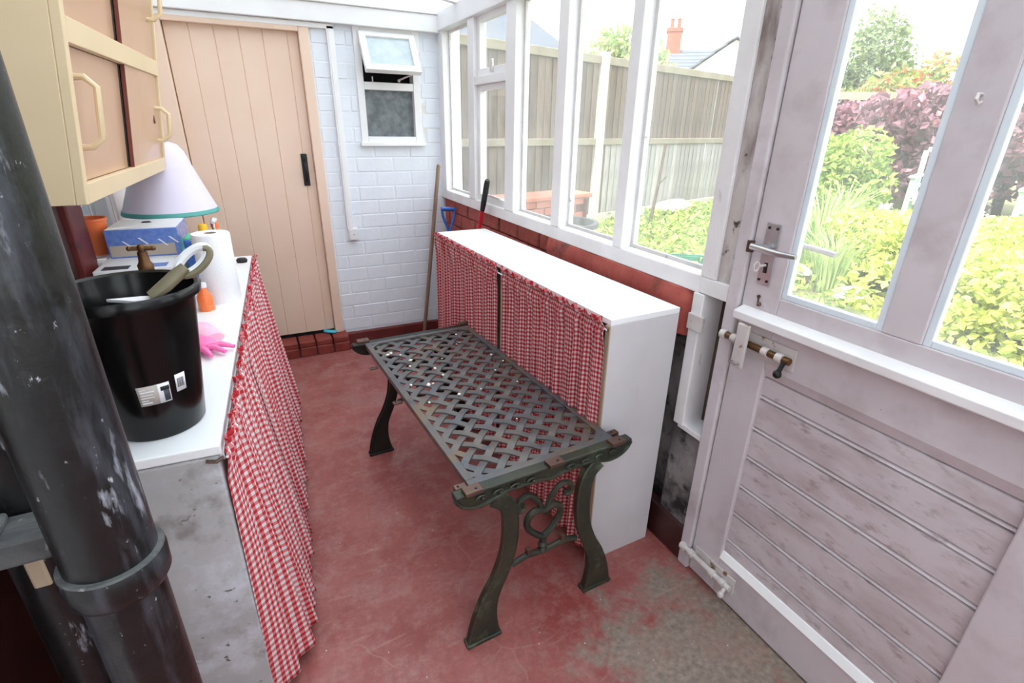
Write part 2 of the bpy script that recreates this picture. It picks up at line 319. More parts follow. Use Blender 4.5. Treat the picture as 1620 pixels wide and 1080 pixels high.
# ---- back wall: mortar backing with openings for the door and the small window, bricks in front
bk = MB()
for (x0, x1, z0, z1) in ((-1.0, -.30, 0, 2.6), (-.30, .42, 1.866, 2.6), (.42, .655, 0, 2.6), (.655, 1.036, 0, 1.285), (.655, 1.036, 1.90, 2.6), (1.036, 1.30, 0, 2.6)):
    bk.box(x0, x1, BY+.0022, BY+.12, z0, z1)
wb = struct('wall_back', bk, M['white_brick'])
def brick_mesh(l, d, h, mat, name='brick', bev=.0035):
    mb = MB(); b = bev
    mb.add([(0, d, 0), (l, d, 0), (l, d, h), (0, d, h), (0, b, 0), (l, b, 0), (l, b, h), (0, b, h), (b, 0, b), (l-b, 0, b), (l-b, 0, h-b), (b, 0, h-b)],
           [(8, 9, 10, 11), (4, 5, 9, 8), (5, 6, 10, 9), (6, 7, 11, 10), (7, 4, 8, 11), (0, 1, 5, 4), (1, 2, 6, 5), (2, 3, 7, 6), (3, 0, 4, 7)])
    return mb.mesh(name, mat)
cache = {}
def lay(parent, x0, x1, z0, z1, holes, mat, place, course=.085, L=.225, jit=.0012, rz=0, seed=1):
    """running-bond bricks over a face; place(x, z, out) gives the local position"""
    r = random.Random(seed); k = 0; z = z0
    while z+course*.6 < z1:
        x = x0-(L/2 if k % 2 else 0)-.04
        while x < x1:
            a, b = max(x, x0)+.004, min(x+L, x1)-.004
            segs = [(a, b)]
            for (hx0, hx1, hz0, hz1) in holes:
                if z+course > hz0+.01 and z < hz1-.01:
                    new = []
                    for (p, q) in segs:
                        if q <= hx0 or p >= hx1: new.append((p, q)); continue
                        if p < hx0: new.append((p, hx0-.003))
                        if q > hx1: new.append((hx1+.003, q))
                    segs = new
            for (p, q) in segs:
                if q-p < .022: continue
                l = round(q-p, 3); h = round(min(course-.004, z1-z-.002), 3); key = (l, h, mat.name)
                if key not in cache: cache[key] = brick_mesh(l, .03, h, mat)
                mk('brick', cache[key], parent, loc=place(p, z+.003, r.uniform(-jit, jit)), rz=rz)
            x += L
        z += course; k += 1
lay(wb, .424, 1.25, .095, 1.87, [(.655, 1.036, 1.28, 1.92)], M['white_brick'], lambda x, z, o: (x, BY+o, z), seed=3)
# ---- beam and boards over the back wall
struct('trim_1', MB().box(-.6, 1.20, BY-.05, BY+.01, 1.895, 1.985).box(-.6, 1.20, BY-.062, BY+.01, 1.985, 2.0), M['white'], .004)
struct('baseboard_back', MB().box(.42, 1.16, BY-.028, BY+.01, 0, .083), M['maroon'], .006)
st = struct('trim_2', MB().box(-.40, .44, BY-.105, BY+.02, 0, .052), M['mortar_red'])   # brick step under the back door
for i in range(8):
    x = -.40+i*.105
    MB().box(x+.003, x+.099, BY-.118, BY-.02, .0, .062).build('brick', M['step_red'], st, bevel=.006)
    MB().box(x+.003, x+.099, BY-.112, BY+.015, .062, .10).build('tile', M['step_red'], st, bevel=.006)
# ---- back door
d1 = mk('door_1', None, kind='structure', loc=(.05, BY, .1)); 
def P(parent, name, mb, mat, **k): return mb.build(name, mat, parent, world=True, **k)
edges = [-.262, -.152, -.040, .074, .188, .311, .366]
for a, b in zip(edges[:-1], edges[1:]):
    e = .0035
    P(d1, 'plank', MB().prism([(a, BY+.05), (b, BY+.05), (b, BY+.026), (b-e, BY+.022), (a+e, BY+.022), (a, BY+.026)], .118, 1.845, 'z'), M['peach'])
P(d1, 'jamb', MB().box(.366, .420, BY-.022, BY+.07, .10, 1.868), M['peach'], bevel=.004)
P(d1, 'jamb', MB().box(-.46, -.265, BY-.022, BY+.07, .10, 1.868), M['peach'], bevel=.004)
P(d1, 'frame_head', MB().box(-.265, .366, BY-.022, BY+.07, 1.845, 1.893), M['peach'], bevel=.004)
P(d1, 'door_back', MB().box(-.27, .37, BY+.05, BY+.09, .0, 1.86), M['dark'])  # dark backing, run down to paint the gap under the planks as shade
lt = P(d1, 'latch_plate', MB().box(.298, .332, BY+.012, BY+.022, 1.045, 1.225), M['black_iron'], bevel=.002, label='black latch plate')
P(lt, 'thumb_pull', MB().tube([(.315, BY+.014, 1.19), (.315, BY-.012, 1.17), (.315, BY-.018, 1.13), (.315, BY-.012, 1.09), (.315, BY+.014, 1.07)], .006, 8), M['black_iron'], smooth=True)
P(lt, 'thumb_piece', MB().box(.308, .322, BY-.004, BY+.014, 1.2, 1.206), M['black_iron'])
# ---- trunking and socket
tk = thing('cable_trunking', 'white plastic cable trunking running over and beside the peach door', 'trunking', (.535, BY, .78))
P(tk, 'vertical_run', MB().box(.512, .552, BY-.024, BY+.0, .78, 1.885), M['white'], bevel=.003)
P(tk, 'horizontal_run', MB().box(-.34, .552, BY-.024, BY+.004, 1.868, 1.894), M['white'], bevel=.003)
P(tk, 'cover_strip', MB().box(.521, .543, BY-.028, BY-.024, .78, 1.868), M['white'], bevel=.001)
sk = thing('junction_box', 'small square off-white electrical box at the foot of the trunking', 'box', (.545, BY, .70))
P(sk, 'body', MB().box(.517, .577, BY-.028, BY+.0, .705, .785), M['white'], bevel=.005)
P(sk, 'cover', MB().box(.523, .571, BY-.033, BY-.028, .711, .779), M['white_plastic'], bevel=.002)
P(sk, 'screw', MB().cyl((.547, BY-.036, .745), (.547, BY-.03, .745), .004, 8), M['chrome'])
# ---- small window in the back wall
w1 = mk('window_1', None, kind='structure', loc=(.846, BY, 1.285))
P(w1, 'window_frame', MB().box(.655, .695, BY-.012, BY+.07, 1.285, 1.90), M['white'], bevel=.003)
P(w1, 'window_frame', MB().box(.990, 1.036, BY-.012, BY+.07, 1.285, 1.90), M['white'], bevel=.003)
P(w1, 'window_frame', MB().box(.695, .990, BY-.012, BY+.07, 1.872, 1.90), M['white'], bevel=.003)
P(w1, 'window_frame', MB().box(.695, .990, BY-.012, BY+.07, 1.285, 1.322), M['white'], bevel=.003)
P(w1, 'transom', MB().box(.695, .990, BY-.008, BY+.07, 1.578, 1.620), M['white'], bevel=.003)
P(w1, 'window_sill', MB().box(.644, 1.045, BY-.035, BY+.02, 1.268, 1.288), M['white'], bevel=.003)
P(w1, 'dark_room', MB().box(.60, 1.09, BY+.30, BY+.32, 1.2, 2.0).box(.60, .65, BY+.12, BY+.30, 1.2, 2.0).box(1.04, 1.09, BY+.12, BY+.30, 1.2, 2.0).box(.60, 1.09, BY+.12, BY+.32, 2.0, 2.02).box(.60, 1.09, BY+.12, BY+.32, 1.18, 1.2), M['dark'])  # closed box in a dark colour, standing in for an unlit room
P(w1, 'pane', MB().box(.694, .991, BY+.028, BY+.033, 1.318, 1.582), M['obscure'], label='dark obscure glass')
hz = 1.868; ang = R(34); L_ = .245                                   # top sash, hinged at its head and pushed open
def sash(y0, y1, t0, t1, x0=.682, x1=1.003):
    q = MB().box(x0, x1, y0, y1, -t1, -t0)
    return q.xf(Matrix.Translation((0, BY-.012, hz))@Matrix.Rotation(-ang, 4, 'X'))
sa = P(w1, 'sash', sash(-.016, .016, 0, .03), M['white'], bevel=.003)
for nm, q in (('sash_rail', sash(-.016, .016, L_-.038, L_)), ('sash_stile', sash(-.016, .016, .03, L_-.038, .682, .718)), ('sash_stile', sash(-.016, .016, .03, L_-.038, .967, 1.003))):
    P(sa, nm, q, M['white'], bevel=.003)
P(sa, 'pane', sash(-.003, .003, .028, L_-.036, .716, .969), M['obscure_light'])
P(w1, 'stay_bar', MB().tube([(.90, BY-.02, 1.635), (.955, BY-.10, 1.66)], .005, 8).ball((.9, BY-.02, 1.632), .009), M['painted_metal'], smooth=True)
P(w1, 'stay_pin', MB().cyl((.745, BY-.014, 1.618), (.745, BY-.014, 1.648), .004, 8), M['painted_metal'])
# ---- garden side: glazed screen on a low wall
wr = struct('wall_right', MB().box(RX+.030, RX+.16, 1.06, 3.42, 0, .95), M['mould_plaster'])
lay(wr, 1.96, 3.385, .65, .955, [], M['red_brick'], lambda x, z, o: (RX+.024+o, x+.0, z), jit=.003, rz=0, seed=8) if False else None
def lay_right():
    r = random.Random(8); k = 0; z = .615
    while z < .93:
        y = 1.955-(.11 if k % 2 else 0)
        while y < 3.38:
            a, b = max(y, 1.955)+.005, min(y+.225, 3.385)-.005
            if b-a > .03:
                h = min(.079, .955-z-.004)
                key = ('r', round(b-a, 3), round(h, 3))
                if key not in cache:
                    cache[key] = brick_mesh(round(b-a, 3), .03, h, M['red_brick'])
                o = mk('brick', cache[key], wr, loc=(RX+.016+r.uniform(-.003, .003), b, z+.003), rz=-math.pi/2)
            y += .225
        z += .085; k += 1
lay_right()
blk = MB(); r_ = random.Random(2); n = 24                                  # rough rendered stretch next to the door
for i in range(n+1):
    y = 1.075+(1.95-1.075)*i/n; j = r_.uniform(-.005, .005)
    e = .02 if i == 0 else 0
    blk.v += [(RX+.03, y, .80), (RX-.012+j+e, y, .80), (RX-.016+j+e, y, .90), (RX-.006+j+e, y, .945), (RX+.03, y, .965)]
for i in range(n):
    for j in range(4): a = i*5+j; blk.f.append((a, a+5, a+6, a+1))
blk.f += [(0, 1, 2, 3, 4), tuple(n*5+j for j in (4, 3, 2, 1, 0))]
blk.build('render_band', M['red_brick'], wr, smooth=True)
struct('wall_right_pier', MB().box(RX+.006, RX+.14, .925, 1.09, 0, .495), M['mould_plaster'], .006)
struct('baseboard_right', MB().box(RX-.006, RX+.05, .93, 3.36, 0, .138), M['maroon_dark'], .008)
w2 = mk('window_2', None, kind='structure', loc=(RX, 2.2, .95))
FR = M['white']; 
P(w2, 'window_sill', MB().prism([(RX-.004, .948), (RX+.09, .948), (RX+.09, 1.0), (RX+.03, 1.006), (RX+.002, 1.0)], 1.06, 3.40, 'y'), M['white_worn'], bevel=.004)
P(w2, 'top_plate', MB().box(RX-.012, RX+.09, .93, 3.40, 1.905, 2.0), FR, bevel=.004)
MULL = [(3.30, 3.40), (2.815, 2.90), (2.325, 2.425), (1.885, 1.955), (1.452, 1.505)]
for i, (a, b) in enumerate(MULL):
    P(w2, 'mullion', MB().box(RX, RX+.075, a, b, 1.0, 1.906), FR, bevel=.004)
bays = [(2.90, 3.30), (2.425, 2.815), (1.955, 2.325), (1.505, 1.885), (1.062, 1.452)]
for i, (a, b) in enumerate(bays):
    lights = [(1.003, 1.906)] if i != 1 else [(1.003, 1.592), (1.632, 1.906)]
    for (z0, z1) in lights:
        g_ = RX+.052; s = .014
        P(w2, 'pane', MB().box(g_, g_+.004, a+.002, b-.002, z0, z1), M['pane'])
        for q in ((a, a+s, z0, z1), (b-s, b, z0, z1), (a+s, b-s, z0, z0+s), (a+s, b-s, z1-s, z1)):
            P(w2, 'putty_line', MB().box(g_-.010, g_-.001, *q), M['putty'])
P(w2, 'transom', MB().box(RX+.004, RX+.075, 2.425, 2.815, 1.592, 1.632), FR, bevel=.003)
for (z0, z1) in ((1.003, 1.592), (1.632, 1.906)):                         # casements in the second bay
    for q in ((2.425, 2.462, z0, z1), (2.778, 2.815, z0, z1), (2.462, 2.778, z0, z0+.035), (2.462, 2.778, z1-.03, z1)):
        P(w2, 'casement_frame', MB().box(RX+.02, RX+.05, *q), FR, bevel=.003)
P(w2, 'stay_bar', MB().tube([(RX+.012, 2.50, 1.042), (RX+.006, 2.62, 1.046), (RX+.012, 2.70, 1.042)], .006, 8), M['painted_metal'], smooth=True)
P(w2, 'fastener', MB().box(RX+.008, RX+.02, 2.60, 2.625, 1.642, 1.70), M['painted_metal'], bevel=.003)
# posts between window and door
P(w2, 'post', MB().box(RX-.006, RX+.09, 1.010, 1.065, 1.0, 2.0), M['white_worn'], bevel=.004)
P(w2, 'channel', MB().box(RX+.004, RX+.09, .950, 1.012, 1.0, 2.0), M['mould'])
P(w2, 'post_foot', MB().box(RX-.008, RX+.10, 1.036, 1.078, .50, .95), M['white_worn'], bevel=.004)
P(w2, 'channel_sill', MB().box(RX-.006, RX+.1, .93, 1.06, .952, 1.0), M['white_worn'], bevel=.003)
P(w2, 'recess_back', MB().box(RX+.075, RX+.10, .95, 1.04, .50, .955), M['brown_wood'])
P(w2, 'recess_sill', MB().box(RX-.004, RX+.10, .945, 1.06, .488, .508), M['white_worn'], bevel=.003)
P(w2, 'bracket', MB().box(RX-.016, RX-.004, 1.02, 1.078, .835, .885), M['painted_metal'], bevel=.002)
struct('trim_3', MB().box(RX-.010, RX+.09, .915, .956, 0, 2.0), M['door_paint'], .005)          # door jamb, latch side
struct('trim_4', MB().box(RX-.010, RX+.09, .055, .10, 0, 2.0), M['door_paint'], .005)
# ---- garden door
d2 = mk('door_2', None, kind='structure', loc=(RX, .5, 0))
DP = M['door_paint']
def D(name, y0, y1, z0, z1, x0=RX, x1=RX+.045, mat=DP, parent=d2, **k): return P(parent, name, MB().box(x0, x1, y0, y1, z0, z1), mat, **k)
D('stile', .803, .911, .008, 1.99, bevel=.003); D('stile', .105, .240, .008, 1.99, bevel=.003)
D('bottom_rail', .240, .803, .008, .150, bevel=.003); D('lock_rail', .240, .803, .815, 1.008, bevel=.003)
D('top_rail', .240, .803, 1.90, 1.99, bevel=.003); D('glazing_bar', .480, .557, 1.008, 1.90, bevel=.003)
P(d2, 'panel_ledge', MB().prism([(RX-.004, .150), (RX+.02, .150), (RX+.02, .176), (RX+.008, .172)], .24, .803, 'y'), M['white'])
P(d2, 'ledge_rail', MB().prism([(RX+.01, .925), (RX-.022, .925), (RX-.034, .932), (RX-.034, .952), (RX+.01, .966)], .105, .905, 'y'), M['white_worn'], bevel=.002)
P(d2, 'panel_head', MB().prism([(RX+.03, .79), (RX+.012, .79), (RX+.001, .816), (RX+.03, .816)], .24, .803, 'y'), DP)
zs = [.165, .227, .330, .431, .534, .631, .732, .80]
for a, b in zip(zs[:-1], zs[1:]):                                              # beaded boards
    h = .011; x = RX+.012
    pr = [(x+.02, a), (x+.02, b), (x+.009, b), (x+.001, b-.004), (x-.001, b-h+.003), (x+.009, b-h), (x+.009, b-h-.0025), (x, b-h-.005), (x, a+.003), (x+.007, a)]
    P(d2, 'board', MB().prism(pr, .236, .806, 'y'), M['door_grimy'])
D('pane', .557, .803, 1.008, 1.90, RX+.02, RX+.025, M['pane']); D('pane', .240, .480, 1.008, 1.90, RX+.02, RX+.025, M['pane'])
for (a, b) in ((.557, .803), (.240, .480)):
    s = .015
    for q in ((a, a+s, 1.008, 1.90), (b-s, b, 1.008, 1.90), (a+s, b-s, 1.008, 1.008+s)):
        P(d2, 'glazing_bead', MB().prism([(RX+.004, 0), (RX+.02, 0), (RX+.02, 1), (RX+.004, 1)], 0, 1, 'y').xf(Matrix.Translation((0, q[0], q[2]))@Matrix.Diagonal((1, q[1]-q[0], q[3]-q[2], 1))), M['bead'], bevel=.002)
# lock furniture
pl = D('handle_plate', .838, .880, 1.030, 1.187, RX-.004, RX, M['chrome'], bevel=.002, label='satin chrome lock plate')
for (y, z) in ((.847, 1.175), (.870, 1.175), (.847, 1.042), (.870, 1.042)):
    P(pl, 'screw', MB().cyl((RX-.006, y, z), (RX-.003, y, z), .0035, 8), M['black_iron'])
P(pl, 'lever', MB().cyl((RX, .862, 1.128), (RX-.045, .862, 1.128), .008).tube([(RX-.045, .88, 1.130), (RX-.047, .85, 1.129), (RX-.047, .80, 1.127), (RX-.042, .757, 1.128)], [.008, .0085, .0075, .006], 10), M['chrome'], smooth=True)
P(pl, 'lever_rose', MB().cyl((RX-.010, .862, 1.128), (RX, .862, 1.128), .014), M['chrome'], smooth=True)
P(pl, 'keyhole', MB().box(RX-.006, RX-.003, .854, .863, 1.062, 1.088), M['black_iron'])
P(pl, 'key', MB().cyl((RX-.03, .859, 1.082), (RX, .859, 1.082), .0035, 8).tube([(RX-.03+.010*math.cos(t*.7)-.008, .859, 1.082+.012*math.sin(t*.7)) for t in range(9)], .0022, 6, closed=True), M['painted_metal'], smooth=True)
P(d2, 'outer_lever', MB().cyl((RX+.045, .862, 1.128), (RX+.09, .862, 1.128), .008).tube([(RX+.09, .875, 1.130), (RX+.092, .80, 1.127), (RX+.088, .745, 1.124)], .007, 10), M['chrome'], smooth=True)
P(d2, 'old_keyhole', MB().cyl((RX-.003, .862, .997), (RX+.001, .862, .997), .005, 10).ball((RX-.004, .855, .978), .006).box(RX-.0015, RX+.001, .860, .864, .972, .995), M['iron_brown'])
P(d2, 'latch_strike', MB().box(RX-.012, RX-.002, .905, .921, 1.105, 1.135), M['iron_brown'])
def bolt(y0, y1, z, drop, mat2, plate=True, tilt=0):
    b = P(d2, 'bolt', MB().tube([(RX-.018, y0, z), (RX-.018, y1, z)], .0095, 10), M['brass_old'] if plate else M['painted_metal'], smooth=True, label='painted sliding bolt')
    k = max(y0, y1); m_ = min(y0, y1)
    P(b, 'back_plate', MB().box(RX-.006, RX, m_-.004, .895, z-.03, z+.03), mat2, bevel=.002)
    for y in (k-.012, k-.05, m_+.07, m_+.028):
        P(b, 'collar', MB().tube([(RX-.018, y-.009, z), (RX-.018, y+.009, z)], .0135, 10), mat2, smooth=True)
    P(b, 'knob', MB().tube([(RX-.02, m_+.012, z), (RX-.036, m_+.012, z-drop)], .006, 8).ball((RX-.038, m_+.012, z-drop-.004), .011), mat2 if not plate else M['black_iron'], smooth=True)
bolt(.725, .945, .868, .03, M['painted_metal'])
bolt(.735, .945, .088, .02, M['painted_metal'], False)
hs = P(d2, 'hasp', MB().box(RX-.040, RX-.030, .842, .878, .80, .925), M['painted_metal'], bevel=.003, label='painted hasp plate over the bolt')
P(hs, 'staple', MB().tube([(RX-.03, .872, .815), (RX-.052, .872, .815), (RX-.052, .852, .815), (RX-.03, .852, .815)], .004, 8), M['chrome'], smooth=True)
P(d2, 'cup_hook', MB().tube([(RX, .519, 1.462), (RX-.012, .519, 1.462), (RX-.018, .517, 1.454), (RX-.014, .515, 1.447), (RX-.006, .514, 1.450)], .003, 8), M['painted_metal'], smooth=True)
for z in (.3, 1.0, 1.75): P(d2, 'hinge', MB().cyl((RX-.006, .104, z-.05), (RX-.006, .104, z+.05), .007, 10), M['painted_metal'], smooth=True)
# wall of the porch beyond the door and behind the camera
struct('wall_right_front', MB().box(RX, RX+.1, -1.4, .056, 0, 2.05), M['white'])
wf = struct('wall_front', MB().box(-1.1, 1.26, -1.5, -1.4, 0, .9).box(-1.1, -.9, -1.5, -1.4, .9, 2.5).box(1.1, 1.26, -1.5, -1.4, .9, 2.1), M['white'])
for i in range(3): MB().box(-.9+i*.667, -.25+i*.667, -1.46, -1.45, .9, 2.3).build('pane', M['pane'], wf); MB().box(-.26+i*.667, -.22+i*.667, -1.48, -1.42, .9, 2.3).build('mullion', M['white'], wf)  # unseen end glazing, added to let more light in from behind
# ---- left wall (house side), with a window over the worktop
wl = mk('wall_left', None, kind='structure', loc=(0, 0, 0), rz=-TH)
WV = -.67
def LP(name, mb, mat, parent=None, **k): return mb.build(name, mat, parent if parent is not None else wl, **k)
LP('wall_face', MB().box(WV-.12, WV, -1.4, .62, 0, 2.7), M['white'])  # unseen near stretch, made white to bounce light onto the garden door
LP('wall_face', MB().box(WV-.12, WV, .62, 2.10, 0, 2.7).box(WV-.12, WV, 2.10, 2.75, 0, .90).box(WV-.12, WV, 2.10, 2.75, 1.75, 2.7).box(WV-.12, WV, 2.75, 3.5, 0, 2.7), M['maroon_dark'])
LP('upper_wall', MB().box(WV-.30, WV-.0, -4, 6, 2.7, 5.2), M['white_brick'])
LP('wall_post', MB().box(WV-.02, WV+.03, 2.06, 2.20, .8, 2.0), M['maroon'], bevel=.006)
LP('wall_post', MB().box(WV-.02, WV+.012, 1.94, 2.055, .8, 2.0), M['maroon_dark'], bevel=.006)
LP('sill_block', MB().box(WV-.02, WV+.07, 1.90, 2.02, .868, .905), M['maroon'], bevel=.012)
w3 = mk('window_3', None, kind='structure', loc=LW(WV, 2.45, .9), rz=-TH)
def W3(name, u0, u1, z0, z1, v0, v1, mat, **k): return MB().box(v0, v1, u0-2.45, u1-2.45, z0-.9, z1-.9).build(name, mat, w3, **k)
W3('window_sill', 2.19, 2.76, .88, .935, -.10, .05, M['white'], bevel=.006)
W3('window_frame', 2.20, 2.235, .935, 1.75, -.07, -.02, M['white'], bevel=.003)
W3('window_frame', 2.60, 2.655, .935, 1.75, -.07, .0, M['white'], bevel=.003)
W3('window_frame', 2.235, 2.60, .935, .965, -.07, -.02, M['white'], bevel=.003)
W3('window_frame', 2.235, 2.60, 1.71, 1.75, -.07, -.02, M['white'], bevel=.003)
W3('pane', 2.235, 2.60, .96, 1.71, -.05, -.045, M['obscure_light'])
struct('wall_left_end', MB().box(WV-.0, WV+.014, 2.66, 3.4, .8, 2.3).xf(Matrix.Rotation(-TH, 4, 'Z')), M['white'])
# ---- glazed lean-to roof
ro = mk('ceiling', None, kind='structure', loc=(0, 0, 2))
z_at = lambda x: 2.03+(1.26-x)*.16
for i in range(9):
    y0 = -1.45+i*.56; y1 = y0+.56
    P(ro, 'pane', MB().add([(-.9, y0, z_at(-.9)), (1.3, y0, z_at(1.3)), (1.3, y1, z_at(1.3)), (-.9, y1, z_at(-.9)), (-.9, y0, z_at(-.9)+.006), (1.3, y0, z_at(1.3)+.006), (1.3, y1, z_at(1.3)+.006), (-.9, y1, z_at(-.9)+.006)],
                          [(0, 3, 2, 1), (4, 5, 6, 7), (0, 1, 5, 4), (1, 2, 6, 5), (2, 3, 7, 6), (3, 0, 4, 7)]), M['roof_pane'])
    P(ro, 'rafter', MB().prism([(-.9, z_at(-.9)-.07), (1.25, z_at(1.25)-.055), (1.25, z_at(1.25)-.004), (-.9, z_at(-.9)-.004)], y0-.02, y0+.02, 'y'), M['white'])
P(ro, 'gable_board', MB().add([(-.9, BY+.0, 1.98), (1.25, BY+.0, 1.98), (1.25, BY+.0, z_at(1.25)), (-.9, BY+.0, z_at(-.9)), (-.9, BY+.02, 1.98), (1.25, BY+.02, 1.98), (1.25, BY+.02, z_at(1.25)), (-.9, BY+.02, z_at(-.9))],
                              [(0, 1, 2, 3), (7, 6, 5, 4), (0, 4, 5, 1), (1, 5, 6, 2), (2, 6, 7, 3), (3, 7, 4, 0)]), M['white'])
# ================================================================== FURNITURE
# ---- cast iron garden table
TZ = .555; HW = .235; HL = .515
tb = thing('garden_table', 'green cast iron garden table with woven lattice top and heart shaped end frame', 'table', (.588, 1.516, 0), R(3))
top = MB()
top.box(-HW, HW, -HL, -HL+.022, TZ-.020, TZ).box(-HW, HW, HL-.022, HL, TZ-.020, TZ).box(-HW, -HW+.022, -HL+.022, HL-.022, TZ-.020, TZ).box(HW-.022, HW, -HL+.022, HL-.022, TZ-.020, TZ)
top = top.build('top_frame', M['lattice'], tb, bevel=.002)
IW, IL = HW-.018, HL-.018; pit = .0705; w_ = .0108
def strip(k, d):
    """one diagonal strap x + d*y = k clipped to the frame, waving over and under the crossing straps"""
    pts = []
    lo = max(-IW, (k-IL)); hi = min(IW, (k+IL))
    if hi-lo < .012: return None
    n = max(2, int((hi-lo)/(pit/10))+1); vs = []; q = w_*math.sqrt(2)/2
    for i in range(n+1):
        x = lo+(hi-lo)*i/n; y = d*(k-x)
        ph = math.cos(2*math.pi*(2*x-k)/(2*pit)+ (math.pi if d < 0 else 0)+ math.pi*k/pit)
        z = TZ-.007+.0024*ph
        for s, dz in ((-1, 0), (1, 0), (1, -.005), (-1, -.005)): vs.append((x+s*q, y+s*q*d, z+dz))
    fs = []
    for i in range(n):
        for j in range(4): fs.append((i*4+j, i*4+(j+1) % 4, (i+1)*4+(j+1) % 4, (i+1)*4+j))
    fs += [(3, 2, 1, 0), tuple(n*4+j for j in range(4))]
    return MB().add(vs, fs)
kmax = int((IW+IL)/pit)+1
for d in (1, -1):
    for i in range(-kmax, kmax+1):
        s_ = strip(i*pit, d)
        if s_: s_.build('lattice_strip', M['lattice'], top)
for sx in (-1, 1):
    for sy in (-1, 1):
        c = (sx*IW, sy*IL)
        MB().prism([c, (c[0]-sx*.042, c[1]), (c[0], c[1]-sy*.042)][::1 if sx*sy > 0 else -1], TZ-.010, TZ-.001, 'z').build('corner_plate', M['lattice'], top)
        MB().lathe([(.004, 0), (.003, .0015)], 10, (c[0]-sx*.008, c[1]-sy*.008, TZ-.001)).build('screw', M['iron_brown'], top)
rc = random.Random(5); cr = MB()
for i in range(26):
    if i < 5: x, y = -.17+rc.gauss(0, .012), .37+rc.gauss(0, .012)
    elif i < 8: x, y = -.13+rc.gauss(0, .008), .05+rc.gauss(0, .01)
    else: x, y = rc.uniform(-.2, .2), rc.uniform(-.3, .45)
    r = rc.uniform(.0025, .006); cr.ball((x, y, TZ+.0005+r*.4), r, 6, 4, (rc.uniform(.8, 1.6), rc.uniform(.8, 1.5), .6))
tag(cr.xf(Matrix.Translation((.588, 1.516, 0))@Matrix.Rotation(R(3), 4, 'Z')).build('crumbs', M['crumb']), 'scatter of pale crumbs and flakes lying on the iron lattice top', 'crumbs', kind='stuff')
def outline(cl, wd):
    """closed outline round a centre line with a half width at each point"""
    n = len(cl); L_, R_ = [], []
    for i in range(n):
        a = cl[max(0, i-1)]; b = cl[min(n-1, i+1)]; t = (b[0]-a[0], b[1]-a[1]); l = math.hypot(*t); nx, nz = -t[1]/l, t[0]/l
        L_.append((cl[i][0]+nx*wd[i], cl[i][1]+nz*wd[i])); R_.append((cl[i][0]-nx*wd[i], cl[i][1]-nz*wd[i]))
    return L_+R_[::-1]
def smooth_pts(p, k=5):
    out = []
    for i in range(len(p)-1):
        p0, p1, p2, p3 = p[max(0, i-1)], p[i], p[i+1], p[min(len(p)-1, i+2)]
        for j in range(k):
            t = j/k
            out.append(tuple(.5*((2*p1[m])+(-p0[m]+p2[m])*t+(2*p0[m]-5*p1[m]+4*p2[m]-p3[m])*t*t+(-p0[m]+3*p1[m]-3*p2[m]+p3[m])*t**3) for m in range(len(p1))))
    out.append(tuple(p[-1])); return out
